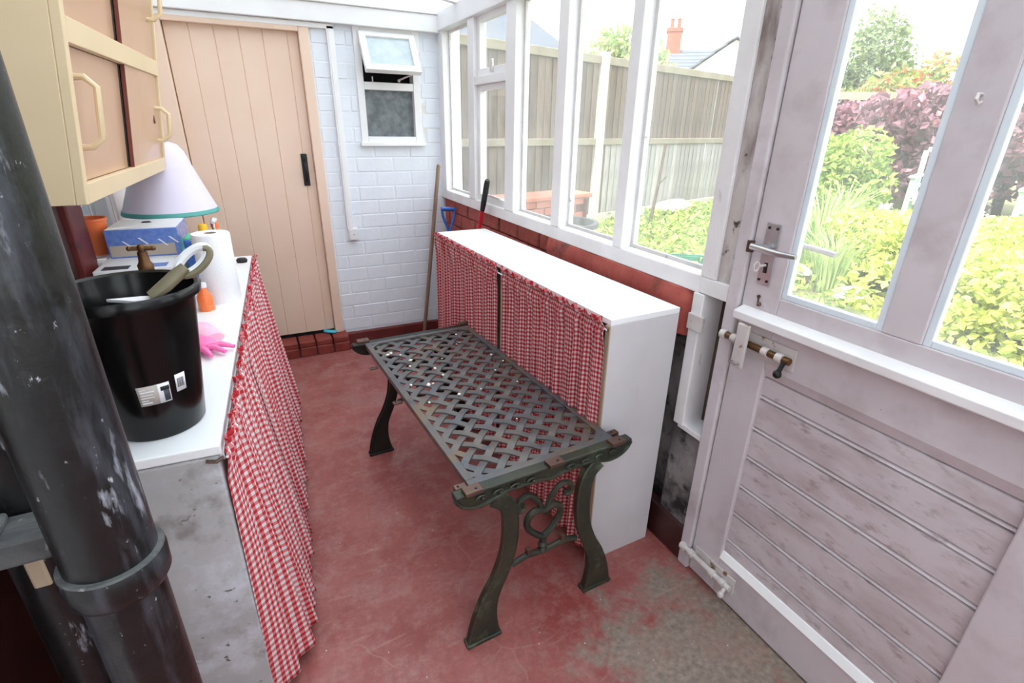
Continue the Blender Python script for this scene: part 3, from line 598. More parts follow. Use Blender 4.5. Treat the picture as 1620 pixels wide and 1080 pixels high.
def end_frame(sg, mat):
    """one cast end: sg -1 near, +1 far"""
    y0, y1 = (-.548, -.512) if sg < 0 else (.512, .548)
    out = y0 if sg < 0 else y1
    ap = [(-.283, .548), (-.250, .549), (.250, .549), (.283, .548)]
    lowr = smooth_pts([(.283, .538), (.268, .515), (.240, .500), (.205, .497), (.172, .505), (.142, .515), (.09, .514), (.04, .512), (.018, .508), (0, .505), (-.018, .508), (-.04, .512), (-.09, .514), (-.142, .515), (-.172, .505), (-.205, .497), (-.240, .500), (-.268, .515), (-.283, .538)], 3)
    a = MB().prism((ap+lowr)[::-1], y0+.010, y1-.006, 'y').build('apron', mat, tb)
    MB().box(-.283, .283, y0+.004, y1, .543, .553).build('apron_ledge', mat, a, bevel=.004)
    # moulded lower lip and scrollwork standing proud of the apron
    yf = y0+.010 if sg < 0 else y1-.010
    MB().tube([(x, yf, z+.004) for x, z in lowr], .006, 8).build('apron_lip', mat, a, smooth=True)
    for i, cx in enumerate((-.215, -.165, -.115, -.065, .065, .115, .165, .215)):
        f = 1 if cx > 0 else -1; pts = []
        for t in range(14):
            q = t/13*1.7*math.pi; rr = .016*(1-t/16); pts.append((cx+f*(rr*math.cos(q)-.004), yf+.003*sg, .526+rr*.62*math.sin(q)))
        MB().tube(pts, .0042, 6).build('scroll', mat, a, smooth=True)
    for s in (-1, 1):
        cl = smooth_pts([(-.172, .505), (-.140, .478), (-.125, .435), (-.122, .39), (-.124, .335), (-.134, .28), (-.155, .222), (-.184, .16), (-.200, .100), (-.206, .045), (-.206, .004)], 3)
        k = len(cl); wd = []
        for i in range(k):
            z = cl[i][1]; wd.append(.020 if z > .2 else .020+(.2-z)**1.35*.27)
        pl_ = outline([(x*-s, z) for x, z in cl], wd)
        lg = MB().prism(pl_, y0+.006, y1-.004, 'y').build('leg', mat, tb, bevel=.003)
        for side in (0, 1):
            half = pl_[:k] if side == 0 else pl_[k:][::-1]
            MB().tube([(x, yf, max(.006, z)) for x, z in half], .0048, 6).build('leg_rib', mat, lg, smooth=True)
        MB().box(*sorted((-s*.262, -s*.150)), y0, y1, 0, .012).build('foot', mat, lg, bevel=.004)
    ym = (y0+y1)/2
    st_ = MB().tube(smooth_pts([(-.112, ym, .240), (-.065, ym, .252), (-.02, ym, .247), (.02, ym, .247), (.065, ym, .252), (.112, ym, .240)], 4), .009, 8).build('stretcher', mat, tb, smooth=True)
    for lx in (-.059, .059): MB().box(lx-.007, lx+.007, ym-.008, ym+.008, .25, .278).build('lug', M['iron_brown'], st_, bevel=.002)
    MB().lathe([(.016, 0), (.010, .012), (.015, .02), (.009, .03), (.012, .04), (.008, .05)], 12, (-.01, ym, .252)).build('heart_foot', mat, st_, smooth=True)
    ht = [(-.010, .392), (-.020, .402), (-.040, .405), (-.060, .394), (-.067, .372), (-.058, .345), (-.036, .320), (-.010, .302)]
    ht = ht+[(-.02-x, z) for x, z in ht[-2::-1]]
    hb = MB().tube([(x, ym, z) for x, z in smooth_pts(ht+ht[1:2], 3)[:-2]], .0105, 8, closed=True).build('heart', mat, tb, smooth=True, label='open cast heart ornament')
    for s in (-1, 1):
        sc = smooth_pts([(-.010+s*.006, .398), (-.010+s*.022, .436), (-.010+s*.050, .466), (-.010+s*.078, .464), (-.010+s*.092, .444), (-.010+s*.084, .426), (-.010+s*.068, .430), (-.010+s*.072, .443)], 4)
        MB().tube([(x, ym, z) for x, z in sc], [.0085]*(len(sc)-6)+[.0078, .007, .006, .006, .007, .008], 8).build('scroll_arm', mat, hb, smooth=True)
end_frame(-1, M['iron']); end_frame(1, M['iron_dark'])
# brackets that carry the top on the end frames
for (x, y) in ((-.236, -.538), (.01, -.538), (.225, -.538), (-.236, .538), (.225, .538)):
    b = MB().box(x-.024, x+.024, y-.016, y+.016, .552, .564).build('bracket', M['iron_brown'], tb, bevel=.002)
    MB().cyl((x+.008, y-.004, .5635), (x+.008, y-.004, .5655), .0035, 8).build('screw', M['black_iron'], b)
for (x, y) in ((-.255, -.505), (.252, -.490), (-.25, .03), (-.25, .33)):
    b = MB().box(x-.016, x+.016, y-.010, y+.010, TZ-.034, TZ-.028 if y > -.4 else TZ).build('side_bracket', M['iron_brown'], tb, bevel=.002)
    MB().cyl((x-.006, y, TZ-.028 if y > -.4 else TZ), (x-.006, y, TZ-.026 if y > -.4 else TZ+.002), .003, 8).build('screw', M['black_iron'], b)

# ---- white shelf cabinet under the window
CW, CL_, CZ = .262, 1.39, .90
cab = thing('shelf_cabinet', 'long low white shelf cabinet with curtained front under the window', 'cabinet', (.853, 1.082, 0), R(1.8))
MB().box(0, CW, 0, CL_, CZ-.018, CZ).build('top_board', M['laminate'], cab, bevel=.0015)
MB().box(0, CW, 0, .018, 0, CZ-.018).build('end_panel', M['laminate_dirty'], cab, bevel=.0015)
MB().box(.004, CW, CL_-.018, CL_, 0, CZ-.018).build('end_panel', M['laminate'], cab)
MB().box(.0, CW, .650, .676, 0, CZ-.018).build('divider', M['laminate_dirty'], cab); MB().box(-.006, .0, .650, .676, 0, CZ-.02).build('divider_edge', M['card'], cab)
MB().box(CW-.006, CW, .018, CL_-.018, .03, CZ-.018).build('back_board', M['laminate_dirty'], cab)
for z in (.06, .44): MB().box(.03, CW-.006, .018, CL_-.018, z, z+.016).build('shelf', M['laminate_dirty'], cab)
MB().box(-.004, .0, -.001, .019, .0, CZ-.02).build('edge_strip', M['card'], cab)
MB().tube([(-.009, .004, CZ-.03), (-.010, .66, CZ-.034), (-.009, CL_-.01, CZ-.03)], .0025, 6).build('curtain_wire', M['white_plastic'], cab, smooth=True)
MB().tube([(-.009, .004, CZ-.03), (.0, .004, CZ-.03)], .004, 6).build('wire_hook', M['brass_old'], cab)
def curtain(name, label, group, p0, p1, n, ztop, zbot, pleats, seed, flare=0., full=1.5, amp=.012, hang=0., sag=0., nx=220, nz=46, pin=0., mat='gingham'):
    r = random.Random(seed); mb = MB(); mb.uv = []
    W_ = math.hypot(p1[0]-p0[0], p1[1]-p0[1]); dx, dy = (p1[0]-p0[0])/W_, (p1[1]-p0[1])/W_
    A = [(pleats*k+r.uniform(-.6, .6), r.uniform(0, 6.28), a) for k, a in ((1, 1), (.55, .55), (1.7, .35))]
    wob = [(r.uniform(.8, 2.5), r.uniform(0, 6.28)) for _ in range(3)]
    H_ = ztop-zbot
    for j in range(nz+1):
        t = j/nz; t = t if j > 6 else j/6*.045 if j <= 6 else t
        if j > 6: t = .045+(1-.045)*(j-6)/(nz-6)
        for i in range(nx+1):
            s = i/nx
            sw = s+.012*math.sin(2*math.pi*(wob[0][0]*s+wob[0][1]))*(.3+t)
            f = sum(a*math.sin(2*math.pi*q*sw+ph+.5*t*math.sin(6*s+ph)) for q, ph, a in A)/1.5
            gth = math.sin(2*math.pi*pleats*2.3*s+1.3*math.sin(9*s))*(.5+.5*math.sin(41*s))
            k = min(1, t/.12)
            hd = math.exp(-((t-.03)/.012)**2)                               # the gathered channel pinched on the wire
            off = amp*(.55+.75*t)*f*k+.011*gth*(1-k)*(1-.75*hd)+.009*(1-hd)*(1-k)
            fl = flare*(t**1.15)+hang*math.sin(math.pi*min(1, t))*.4
            if pin: fl *= 1-(1-min(1, s/pin))**2
            along = .010*amp/.012*math.cos(2*math.pi*A[0][0]*sw+A[0][1])*.35*k
            x = p0[0]+dx*(s*W_+along)+n[0]*(off+fl); y = p0[1]+dy*(s*W_+along)+n[1]*(off+fl)
            zt = ztop+.005+.007*math.sin(2*math.pi*pleats*1.3*s+seed+2*math.sin(17*s))*(1 if j == 0 else .3 if j < 3 else 0)
            z = zt-t*H_+sag*math.sin(3.1*s*2+seed)*t
            mb.v.append((x, y, z)); mb.uv.append((s*W_*full+.004*math.sin(5*t+seed), t*H_))
    for j in range(nz):
        for i in range(nx):
            a = j*(nx+1)+i; mb.f.append((a, a+1, a+nx+2, a+nx+1))
    o = mb.build(name, M[mat], smooth=True, sharp=0)
    sd = o.modifiers.new('Solidify', 'SOLIDIFY'); sd.thickness = .0012
    return tag(o, label, 'curtain', group)
a18 = R(1.8)
def CABP(x, y): return (.853+x*math.cos(a18)-y*math.sin(a18), 1.082+x*math.sin(a18)+y*math.cos(a18))
nn = (-math.cos(a18), -math.sin(a18))
GR = 'red gingham curtains on the white shelf cabinet'
curtain('gingham_curtain', 'red gingham curtain beside the end panel of the white shelf cabinet', GR, CABP(-.014, .012), CABP(-.014, .645), nn, CZ-.004, .05, 13, 11, flare=.008, full=1.75, amp=.012)
curtain('gingham_curtain', 'middle red gingham curtain on the white shelf cabinet', GR, CABP(-.014, .690), CABP(-.014, 1.115), nn, CZ-.004, .05, 9, 12, flare=.008, full=1.7, amp=.011)
curtain('gingham_curtain', 'red gingham curtain on the cabinet nearest the broom handle', GR, CABP(-.014, 1.122), CABP(-.014, CL_-.002), nn, CZ-.002, .05, 7, 13, flare=.006, full=1.5, amp=.008)

# ---- worktop on the left, on a rendered pier
CT = .80; CV = -.19
ws = thing('worktop', 'white worktop along the left wall carrying the black bin', 'worktop', LW(-.43, 1.88, 0), -TH)
def LT(mb, o): return mb
MB().box(WV+.43, CV+.43+.0, 1.02-1.88, 2.73-1.88, CT-.022, CT).build('board', M['laminate'], ws, bevel=.003)
MB().box(CV+.43-.012, CV+.43+.002, 1.03-1.88, 2.73-1.88, CT-.04, CT-.022).build('front_edge', M['laminate'], ws)
MB().tube([(CV+.43+.008, 1.02-1.88, CT-.03), (CV+.43+.008, 2.73-1.88, CT-.03)], .003, 6).build('curtain_wire', M['white_plastic'], ws)
pr = thing('masonry_pier', 'grey cement rendered end wall under the white worktop behind the black pipe', 'pier', LW(-.43, 1.06, 0), -TH)
MB().box(-.02, CV+.43-.006, -.038, .06, 0, CT-.024).build('render_face', M['concrete'], pr, bevel=.006)
MB().tube([(CV+.43-.03, -.042, CT-.03), (CV+.43-.012, -.045, CT-.034), (CV+.43+.002, -.04, CT-.028)], .0035, 6).build('wire_hook', M['iron_brown'], pr)
nl = (math.cos(TH), -math.sin(TH)); GL = 'red gingham curtains under the left worktop'
lv = CV+.007
def LC(a, b): return (LW(lv, a)[:2], LW(lv, b)[:2])
q = LC(1.022, 1.62); curtain('gingham_curtain', 'long red gingham curtain hanging in front of the grey cement pier', GL, q[0], q[1], nl, CT+.004, .03, 9, 21, flare=.085, full=1.45, amp=.015, pin=.35, mat='gingham_big')
q = LC(1.60, 2.15); curtain('gingham_curtain', 'middle red gingham curtain under the left worktop', GL, q[0], q[1], nl, CT+.004, .02, 8, 22, flare=.088, full=1.4, amp=.014, mat='gingham_big')
q = LC(2.13, 2.73); curtain('gingham_curtain', 'red gingham curtain under the worktop beside the peach door', GL, q[0], q[1], nl, CT+.004, .03, 9, 23, flare=.09, full=1.35, amp=.012, mat='gingham_big')

# ---- wall cupboard
CU = thing('wall_cupboard', 'cream painted wall cupboard with tan sliding doors', 'cupboard', LW(-.545, 1.99, 1.21), -TH)
SL = .135; V0 = -.42; U0, U1 = 1.482, 2.505; Z0, Z1 = 1.215, 2.06; VB = WV+.002
fv = lambda z, o=0: V0+SL*(z-Z0)+o+.545
def cu(name, mb, mat, parent=CU, **k): return mb.xf(Matrix.Translation((0, -1.99, -1.21))).build(name, mat, parent, **k)
def side(u0, u1): return MB().prism([(VB+.545, Z0), (fv(Z0, -.02), Z0), (fv(Z1, -.02), Z1), (VB+.545, Z1)], u0, u1, 'y')
cu('side_panel', side(U0, U0+.018), M['cream'], bevel=.002); cu('side_panel', side(U1-.018, U1), M['cream'], bevel=.002)
def fr(u0, u1, z0, z1, o0=-.02, o1=0.): # a slice of the sloping front between two offsets
    return MB().add([(fv(z0, o0), u0, z0), (fv(z0, o1), u0, z0), (fv(z0, o1), u1, z0), (fv(z0, o0), u1, z0), (fv(z1, o0), u0, z1), (fv(z1, o1), u0, z1), (fv(z1, o1), u1, z1), (fv(z1, o0), u1, z1)],
                    [(0, 3, 2, 1), (4, 5, 6, 7), (0, 1, 5, 4), (1, 2, 6, 5), (2, 3, 7, 6), (3, 0, 4, 7)])
cu('front_stile', fr(U0, U0+.024, Z0, Z1), M['cream'], bevel=.002); cu('front_stile', fr(U1-.018, U1, Z0, Z1), M['cream'], bevel=.002)
cu('front_rail', fr(U0+.024, U1-.018, Z0, Z0+.045), M['cream'], bevel=.002); cu('front_rail', fr(U0+.024, U1-.018, 1.545, 1.595), M['cream'], bevel=.002); cu('front_rail', fr(U0+.024, U1-.018, Z1-.04, Z1), M['cream'], bevel=.002)
cu('bottom_board', MB().box(VB+.545, fv(Z0, -.022), U0+.018, U1-.018, Z0, Z0+.014), M['cream'])
cu('top_board', MB().box(VB+.545, fv(Z1, -.022), U0+.018, U1-.018, Z1-.014, Z1), M['cream'])
cu('back_board', MB().box(VB+.545-.001, VB+.549, U0+.018, U1-.018, Z0+.014, Z1-.014), M['dark'])
um = (U0+U1)/2
for (z0, z1) in ((Z0+.045, 1.545), (1.595, Z1-.04)):
    a = cu('sliding_door', fr(U0+.019, um+.035, z0, z1, -.030, -.022), M['tan'])
    b = cu('sliding_door', fr(um+.02, U1-.02, z0, z1, -.016, -.008), M['tan'])
    cu('door_edge', fr(um+.017, um+.021, z0, z1, -.017, -.007), M['tan_edge'], b); cu('door_shadow_gap', fr(um+.006, um+.017, z0, z1, -.0215, -.0205), M['dark'], b)
    zc = z0+(z1-z0)*.42
    def pull(parent, u, dz, o, mat, hh=.062):
        zt, zb = zc+hh+dz, zc-hh+dz
        pts = [(fv(zt, o), u, zt), (fv(zt, o+.02), u, zt), (fv(zt-.02, o+.042), u, zt-.02), (fv(zb+.02, o+.042), u, zb+.02), (fv(zb, o+.02), u, zb), (fv(zb, o), u, zb)]
        cu('handle', MB().tube(pts, .0075, 8), mat, parent, smooth=True, label='cream painted loop handle')
    pull(a, U0+.105, .03, -.022, M['cream'], .075); pull(b, U1-.085, 0, -.008, M['cream'], .055)
    cu('finger_hole', MB().lathe([(.013, 0), (.011, .002)], 16).xf(Matrix.Translation((fv(zc+.02, -.0085), U1-.115, zc+.02))@Matrix.Rotation(math.pi/2, 4, 'Y')@Matrix.Diagonal((1.4, 1, 1, 1))), M['iron_brown'], b)

# ---- soil pipe and what stands round it
sp = thing('soil_pipe', 'glossy black scuffed soil pipe with a collar in the left foreground', 'pipe', (-.236, .680, 0))
MB().cyl((0, 0, .86), (0, 0, 2.36), .0515, 36).build('upper_pipe', M['pipe'], sp, smooth=True)
MB().cyl((0, 0, .0), (0, 0, .86), .0475, 36).build('lower_pipe', M['pipe'], sp, smooth=True)
MB().lathe([(.0475, .825), (.054, .83), (.0585, .838), (.0595, .868), (.057, .876), (.0515, .878)], 36, cap0=False, cap1=False).build('collar', M['pipe'], sp, smooth=True)
MB().lathe([(.0515, .8765), (.0585, .8775), (.0575, .8805), (.0515, .881)], 36, cap0=False, cap1=False).build('collar_rim', M['slate'], sp, smooth=True, label='chipped pale collar rim')
s2 = thing('waste_pipe', 'thinner black waste pipe standing behind the soil pipe', 'pipe', (-.400, .925, 0))
MB().cyl((0, 0, .02), (0, 0, 1.5), .050, 28).build('pipe_body', M['pipe'], s2, smooth=True)  # upper length is added, to fill the dark area beside the soil pipe
MB().lathe([(.050, .0), (.060, .0), (.060, .09), (.054, .10), (.050, .10)], 28).build('collar', M['pipe'], s2, smooth=True)
MB().box(-.012, .012, -.0525, -.045, .70, .78).build('tape_patch', M['card'], s2, bevel=.004, label='peeling buff patch')
lg = thing('wooden_ledge', 'grey painted wooden ledge end jutting out behind the black soil pipe', 'ledge', (-.48, .83, .805))
MB().box(-.19, .145, -.03, .04, .0, .045).build('top_board', M['slate'], lg, bevel=.006)
MB().box(-.19, .03, -.02, .04, -.05, .0).build('bearer', M['slate'], lg, bevel=.004)
MB().box(-.12, .085, -.02, .03, .045, .06).build('offcut', M['slate'], lg, bevel=.005)

# ---- on the worktop
bx, by = -.248, 1.180
bn = thing('waste_bin', 'black plastic bin with two paper labels standing on the white worktop', 'bin', (bx, by, CT))
rb, rt, hb_ = .083, .121, .302
prof = [(rb-.004, 0), (rb, .006)]+[(rb+(rt-.006-rb)*t, .006+(hb_-.03)*t) for t in (.25, .5, .75, 1)]+[(rt-.004, hb_-.022), (rt+.006, hb_-.020), (rt+.008, hb_-.006), (rt+.003, hb_), (rt-.004, hb_-.004), (rt-.008, hb_-.03)]+[(rb-.006+(rt-.012-rb)*t, .01+(hb_-.03)*t) for t in (.8, .5, .2, 0)]
MB().lathe(prof, 64).build('body', M['black_plastic'], bn, smooth=True, sharp=50)
def sticker(name, a0, a1, z0, z1, mat, parent, off=.0006, zs=0.):
    mb = MB(); n = 10
    for i in range(n+1):
        a = a0+(a1-a0)*i/n
        for z in (z0+zs*i/n, z1+zs*i/n):
            r = rb+(rt-.006-rb)*(z-.006)/(hb_-.03)+off; mb.v.append((r*math.cos(a), r*math.sin(a), z))
    mb.f = [(2*i, 2*i+2, 2*i+3, 2*i+1) for i in range(n)]
    o = mb.build(name, mat, parent, smooth=True, sharp=0); s = o.modifiers.new('Solidify', 'SOLIDIFY'); s.thickness = .0004; return o
A0 = R(-94)
lb = sticker('label', A0, A0+R(32), .085, .128, M['label'], bn); lb['label'] = 'grey paper label with a picture of a bin'
sticker('label_picture', A0+R(19.5), A0+R(32), .085, .128, M['label_white'], lb, .0011)
sticker('printed_bin', A0+R(25), A0+R(31), .088, .112, M['ink_dark'], lb, .0016); sticker('printed_rim', A0+R(22.5), A0+R(31.5), .112, .121, M['black_rubber'], lb, .0016)
for i in range(6): sticker('text_line', A0+R(2), A0+R((12, 9, 15, 14, 16, 8)[i]), .0895+i*.006, .0915+i*.006+(.001 if i in (0, 4) else 0), M['label_white'], lb, .0012)
l2 = sticker('barcode_label', A0+R(39), A0+R(51), .098, .136, M['label_white'], bn); l2['label'] = 'small white barcode label'
for i in range(9): sticker('barcode_bar', A0+R(41+i*.9), A0+R(41.3+i*.9+(.25 if i % 3 == 0 else 0)), .107, .127, M['ink_dark'], l2, .0011)
# brush with a two-tone handle lying over the rim
br = thing('scraper', 'white scraper with a looped olive and white handle resting on the black bin rim', 'scraper', (bx+.056, by-.004, CT+hb_-.008))
def loft(path, secs, mat, name, parent, n=14):
    mb = MB()
    P_ = [Vector(p) for p in path]
    for i, p in enumerate(P_):
        t = (P_[min(i+1, len(P_)-1)]-P_[max(i-1, 0)]).normalized(); x = t.cross(Vector((0, 0, 1))).normalized(); y = x.cross(t)
        for j in range(n):
            a = 2*math.pi*j/n; mb.v.append(tuple(p+x*secs[i][0]*math.cos(a)+y*secs[i][1]*math.sin(a)))
    for i in range(len(P_)-1):
        for j in range(n): mb.f.append((i*n+j, i*n+(j+1) % n, (i+1)*n+(j+1) % n, (i+1)*n+j))
    mb.f += [tuple(range(n-1, -1, -1)), tuple((len(P_)-1)*n+j for j in range(n))]
    return mb.build(name, mat, parent, smooth=True)
loft([(-.002, -.075, .004), (.022, -.070, .020), (.045, -.064, .038), (.060, -.060, .050)], [(.016, .010), (.020, .012), (.019, .012), (.015, .010)], M['grip'], 'grip', br)
e1 = Vector((.78, .06, .62)).normalized(); e2 = Vector((-.55, .35, .76)).normalized(); cc = Vector((.074, -.056, .060))
lp = [tuple(cc+e1*.034*math.cos(2*math.pi*i/24)+e2*.015*math.sin(2*math.pi*i/24)) for i in range(24)]
MB().tube(lp, .0085, 8, closed=True).build('hanging_loop', M['white_plastic'], br, smooth=True)
MB().tube([tuple(Vector(p)+Vector((.003, -.006, -.002))) for p in lp[12:]+lp[:3]], .0066, 8).build('loop_grip', M['grip'], br, smooth=True)
MB().prism([(-.075, -.055), (-.03, -.085), (.004, -.085), (.004, -.066), (-.02, -.058)], -.004, .002, 'z').build('blade', M['white_plastic'], br, bevel=.001)
# kitchen roll
rx, ry = -.148, 2.05
kr = thing('kitchen_roll', 'white kitchen paper roll standing upright on the worktop', 'paper roll', (rx, ry, CT))
MB().lathe([(.020, 0), (.058, 0), (.060, .004), (.0605, .236), (.058, .24), (.020, .24)], 40, cap0=False, cap1=False).build('paper', M['paper'], kr, smooth=True)
MB().lathe([(.020, .0), (.0205, .2395), (.0185, .2395), (.0185, 0)], 24, cap0=False, cap1=False).build('core', M['card'], kr, smooth=True)
# flat carton and blue box on it
wc = thing('white_carton', 'white printed carton lying flat under the blue patterned box', 'carton', LW(-.50, 2.18, CT), -TH)
MB().box(-.115, .125, -.15, .27, 0, .135).build('body', M['box_white'], wc, bevel=.002)
MB().box(-.095, -.02, -.14, -.09, .135, .1358).build('dark_print', M['ink_dark'], wc); MB().box(.02, .09, -.135, -.08, .135, .1358).build('blue_print', M['ink_blue'], wc)
bb = thing('gift_box', 'blue dotted box wrapped in clear film on top of the white carton', 'box', LW(-.50, 2.33, CT+.135), -TH)
MB().box(-.106, .116, -.115, .10, 0, .10).build('body', M['blue_dots'], bb, bevel=.002)
MB().box(-.10, .10, -.1162, -.115, .006, .045).build('printed_panel', M['beige'], bb)
for i, (x, z) in enumerate(((-.06, .06), (-.01, .07), (.05, .062), (.085, .07))): MB().prism([(x, z), (x+.006, z), (x+.03, z-.024), (x+.024, z-.024)], -.1165, -.1152, 'y').build('film_glint', M['label_white'], bb)
MB().box(-.102, .112, -.11, .095, .10, .102).build('lid', M['box_white'], bb); MB().lathe([(.012, 0), (.008, .004)], 12, (.0, .02, .102), 1.5, 1).build('lid_hole', M['black_rubber'], bb)
# tap
tp = thing('brass_tap', 'old brass tap with a cross bar handle behind the black bin', 'tap', LW(-.385, 1.68, CT), -TH)
MB().lathe([(.024, 0), (.024, .008), (.011, .014), (.011, .19), (.018, .20), (.020, .225), (.014, .235), (.012, .262)], 16).build('body', M['brass_old'], tp, smooth=True)
MB().tube(smooth_pts([(0, 0, .205), (.0, -.04, .21), (.0, -.085, .20), (.0, -.095, .165)], 4), .010, 10).build('spout', M['brass_old'], tp, smooth=True)
MB().tube([(-.028, 0, .272), (.028, 0, .270)], [.006, .006], 10).ball((-.028, 0, .272), .007).ball((.028, 0, .27), .007).lathe([(.010, .255), (.009, .268), (.010, .276), (.006, .282)], 12).build('cross_handle', M['brass_old'], tp, smooth=True)
# lamp
lm = thing('table_lamp', 'table lamp with a wide lilac white shade edged in teal', 'lamp', LW(-.455, 2.62, CT), -TH)
MB().lathe([(.062, 0), (.062, .012), (.05, .02), (.022, .03), (.016, .06), (.026, .10), (.030, .15), (.018, .20), (.012, .25)], 24).build('base', M['teal'], lm, smooth=True)
sh = MB().lathe([(.178, .235), (.172, .252), (.142, .33), (.108, .425), (.090, .478), (.070, .504), (.045, .513), (.02, .515), (.0175, .510), (.066, .498), (.104, .422), (.138, .328), (.166, .25), (.174, .235)], 40, cap0=False, cap1=False)
sh = sh.build('lamp_shade', M['shade'], lm, smooth=True)
MB().lathe([(.1785, .232), (.1805, .236), (.176, .250), (.1735, .250), (.1755, .236), (.174, .232)], 40, cap0=False, cap1=False).build('shade_trim', M['teal'], sh, smooth=True)
# cleaning things
def bottle(name, label, cat, loc, body, cap, h=.2, r=.034, trig=False, sx=1.):
    t = thing(name, label, cat, loc, -TH)
    MB().lathe([(r*.95, 0), (r, .006), (r, h*.62), (r*.85, h*.74), (r*.38, h*.86), (r*.36, h*.92)], 20, sx=sx).build('bottle_body', M[body], t, smooth=True)
    c = MB().lathe([(r*.48, h*.90), (r*.48, h*1.0), (r*.4, h*1.03)], 16).build('cap', M[cap], t, smooth=True)
    if trig: MB().tube([(0, .02, h*1.05), (0, -.03, h*1.07), (0, -.05, h*1.05)], [.012, .011, .007], 8).tube([(0, -.022, h*1.04), (0, -.034, h*.93), (0, -.026, h*.86)], .004, 6).build('trigger', M['white_plastic'], t, smooth=True)
bottle('spray_bottle', 'orange spray bottle with a white trigger beside the kitchen roll', 'bottle', LW(-.300, 2.56, CT), 'orange', 'orange', .19, .032, True)
bottle('cleaner_bottle', 'yellow capped cleaner bottle behind the kitchen roll', 'bottle', LW(-.330, 2.44, CT), 'green_p', 'yellow', .20, .036, False)
bottle('refill_bottle', 'plain orange bottle under the lamp shade beside the blue box', 'bottle', LW(-.455, 2.50, CT+.135), 'orange', 'orange', .10, .028, False)
t_ = thing('cloth_pack', 'blue and green cloth pack leaning beside the blue patterned box', 'packet', LW(-.345, 2.20, CT), -TH)
MB().box(-.016, .014, -.06, .06, 0, .20).build('pack', M['blue_p'], t_, bevel=.008); MB().box(-.017, .015, -.05, .061, .17, .205).build('pack_top', M['green_p'], t_, bevel=.006)
o_ = thing('orange_bottle', 'slim orange bottle half hidden between black bin and kitchen roll', 'bottle', LW(-.300, 1.93, CT), R(10))
MB().lathe([(.024, 0), (.025, .005), (.024, .05), (.012, .07), (.011, .08)], 18).build('bottle_body', M['orange'], o_, smooth=True); MB().lathe([(.013, .08), (.013, .095)], 14).build('cap', M['white_plastic'], o_)
t_ = thing('orange_tub', 'orange plastic tub on the window sill under the cream cupboard', 'tub', LW(WV-.0, 2.33, .935), -TH)
MB().lathe([(.040, 0), (.052, .12), (.056, .122), (.056, .13), (.050, .13), (.038, .01)], 24).build('tub_body', M['orange'], t_, smooth=True)
MB().tube([(-.0, -.058, .12), (0, -.05, .17), (0, 0, .19), (0, .05, .17), (0, .058, .12)], .003, 6).build('tub_handle', M['white_plastic'], t_, smooth=True)
# pink rubber gloves
gx, gy = LW(-.268, 1.61)[:2]
gl_ = thing('rubber_gloves', 'crumpled pink rubber gloves lying beside the black bin', 'gloves', (gx, gy, CT))
loft([(-.05, .10, .02), (-.02, .06, .024), (.004, .015, .02), (.02, -.02, .018)], [(.03, .014), (.036, .020), (.034, .018), (.03, .014)], M['pink_pale'], 'cuff', gl_)
GS=.8
palm = loft([(-.03, -.01, .016), (-.01, -.05, .02), (.01, -.085, .016)], [(.03, .014), (.034, .016), (.028, .012)], M['pink'], 'palm', gl_)
for i, (dx, dy, l) in enumerate(((.06, -.02, 1), (.05, -.045, 1), (.03, -.06, .95), (.008, -.066, .8), (-.04, -.03, .7))):
    b0 = Vector((.012-.012*i, -.07-.006*i, .016)); v = Vector((dx, dy, -.004))*l
    loft([b0, b0+v*.5+Vector((0, 0, .006)), b0+v], [(.010, .009), (.010, .008), (.006, .005)], M['pink'], 'finger', palm, 10)
loft([(-.065, .03, .012), (-.03, .0, .014), (.0, -.012, .014)], [(.022, .010), (.026, .012), (.018, .008)], M['pink'], 'spare_cuff', gl_)
tag(MB().lathe([(.017, 0), (.02, .012), (.014, .02)], 14, LW(-.225, 2.60, CT), 1.2, .9).build('black_stopper', M['black_rubber'], smooth=True), 'small black rubber stopper at the far end of the worktop', 'stopper')

# ---- tools in the far corner
h_ = thing('broom_handle', 'plain wooden broom handle leaning in the corner of the white brick wall', 'handle', (.965, 3.345, 0))
MB().tube([(0, 0, 0), (.125, -.09, 1.155)], [.0125, .0125], 12).build('shaft', M['wood_handle'], h_, smooth=True)
MB().ball((.125, -.09, 1.155), .0125).build('rounded_end', M['wood_handle'], h_, smooth=True)
s_ = thing('garden_spade', 'garden spade with a blue D shaped grip behind the white cabinet', 'spade', (1.115, 3.10, 0))
yq = .06
MB().tube(smooth_pts([(-.045, yq, .905), (-.040, yq, .86), (-.018, yq, .80), (0, yq, .765), (.018, yq, .80), (.035, yq, .86), (.038, yq, .895)], 3), .0085, 8).build('grip_arms', M['blue_p'], s_, smooth=True)
MB().tube([(-.050, yq, .905), (.042, yq, .897)], .0135, 12).build('grip_bar', M['blue_p'], s_, smooth=True)
MB().tube([(0, yq, .77), (0, .04, .28)], .016, 12).build('shaft', M['blue_p'], s_, smooth=True)
MB().prism([(-.08, .28), (-.085, .06), (-.05, .012), (0, 0), (.05, .012), (.085, .06), (.08, .28)][::-1], .036, .042, 'y').build('blade', M['black_iron'], s_)
l_ = thing('lopper', 'red handled lopper with a black grip sticking up behind the white cabinet', 'lopper', (1.125, 2.93, .0))
pa, pb = Vector((.0, 0, .30)), Vector((-.012, -.39, 1.135)); dv = (pb-pa).normalized()
MB().tube([pa, pa+dv*.76], .011, 12).build('shaft', M['red_p'], l_, smooth=True)
MB().tube([pa+dv*.74, pa+dv*.78, pb-dv*.02, pb], [.0125, .0145, .0155, .012], 12).build('grip', M['black_rubber'], l_, smooth=True)
MB().prism([(-.02, .0), (.03, .0), (.035, .20), (.01, .31), (-.01, .31)], -.006, .006, 'x').build('blade', M['black_iron'], l_)
t_ = thing('aqua_cloth', 'scrap of aqua cloth poking out under the peach door', 'cloth', (.335, BY-.01, .10))
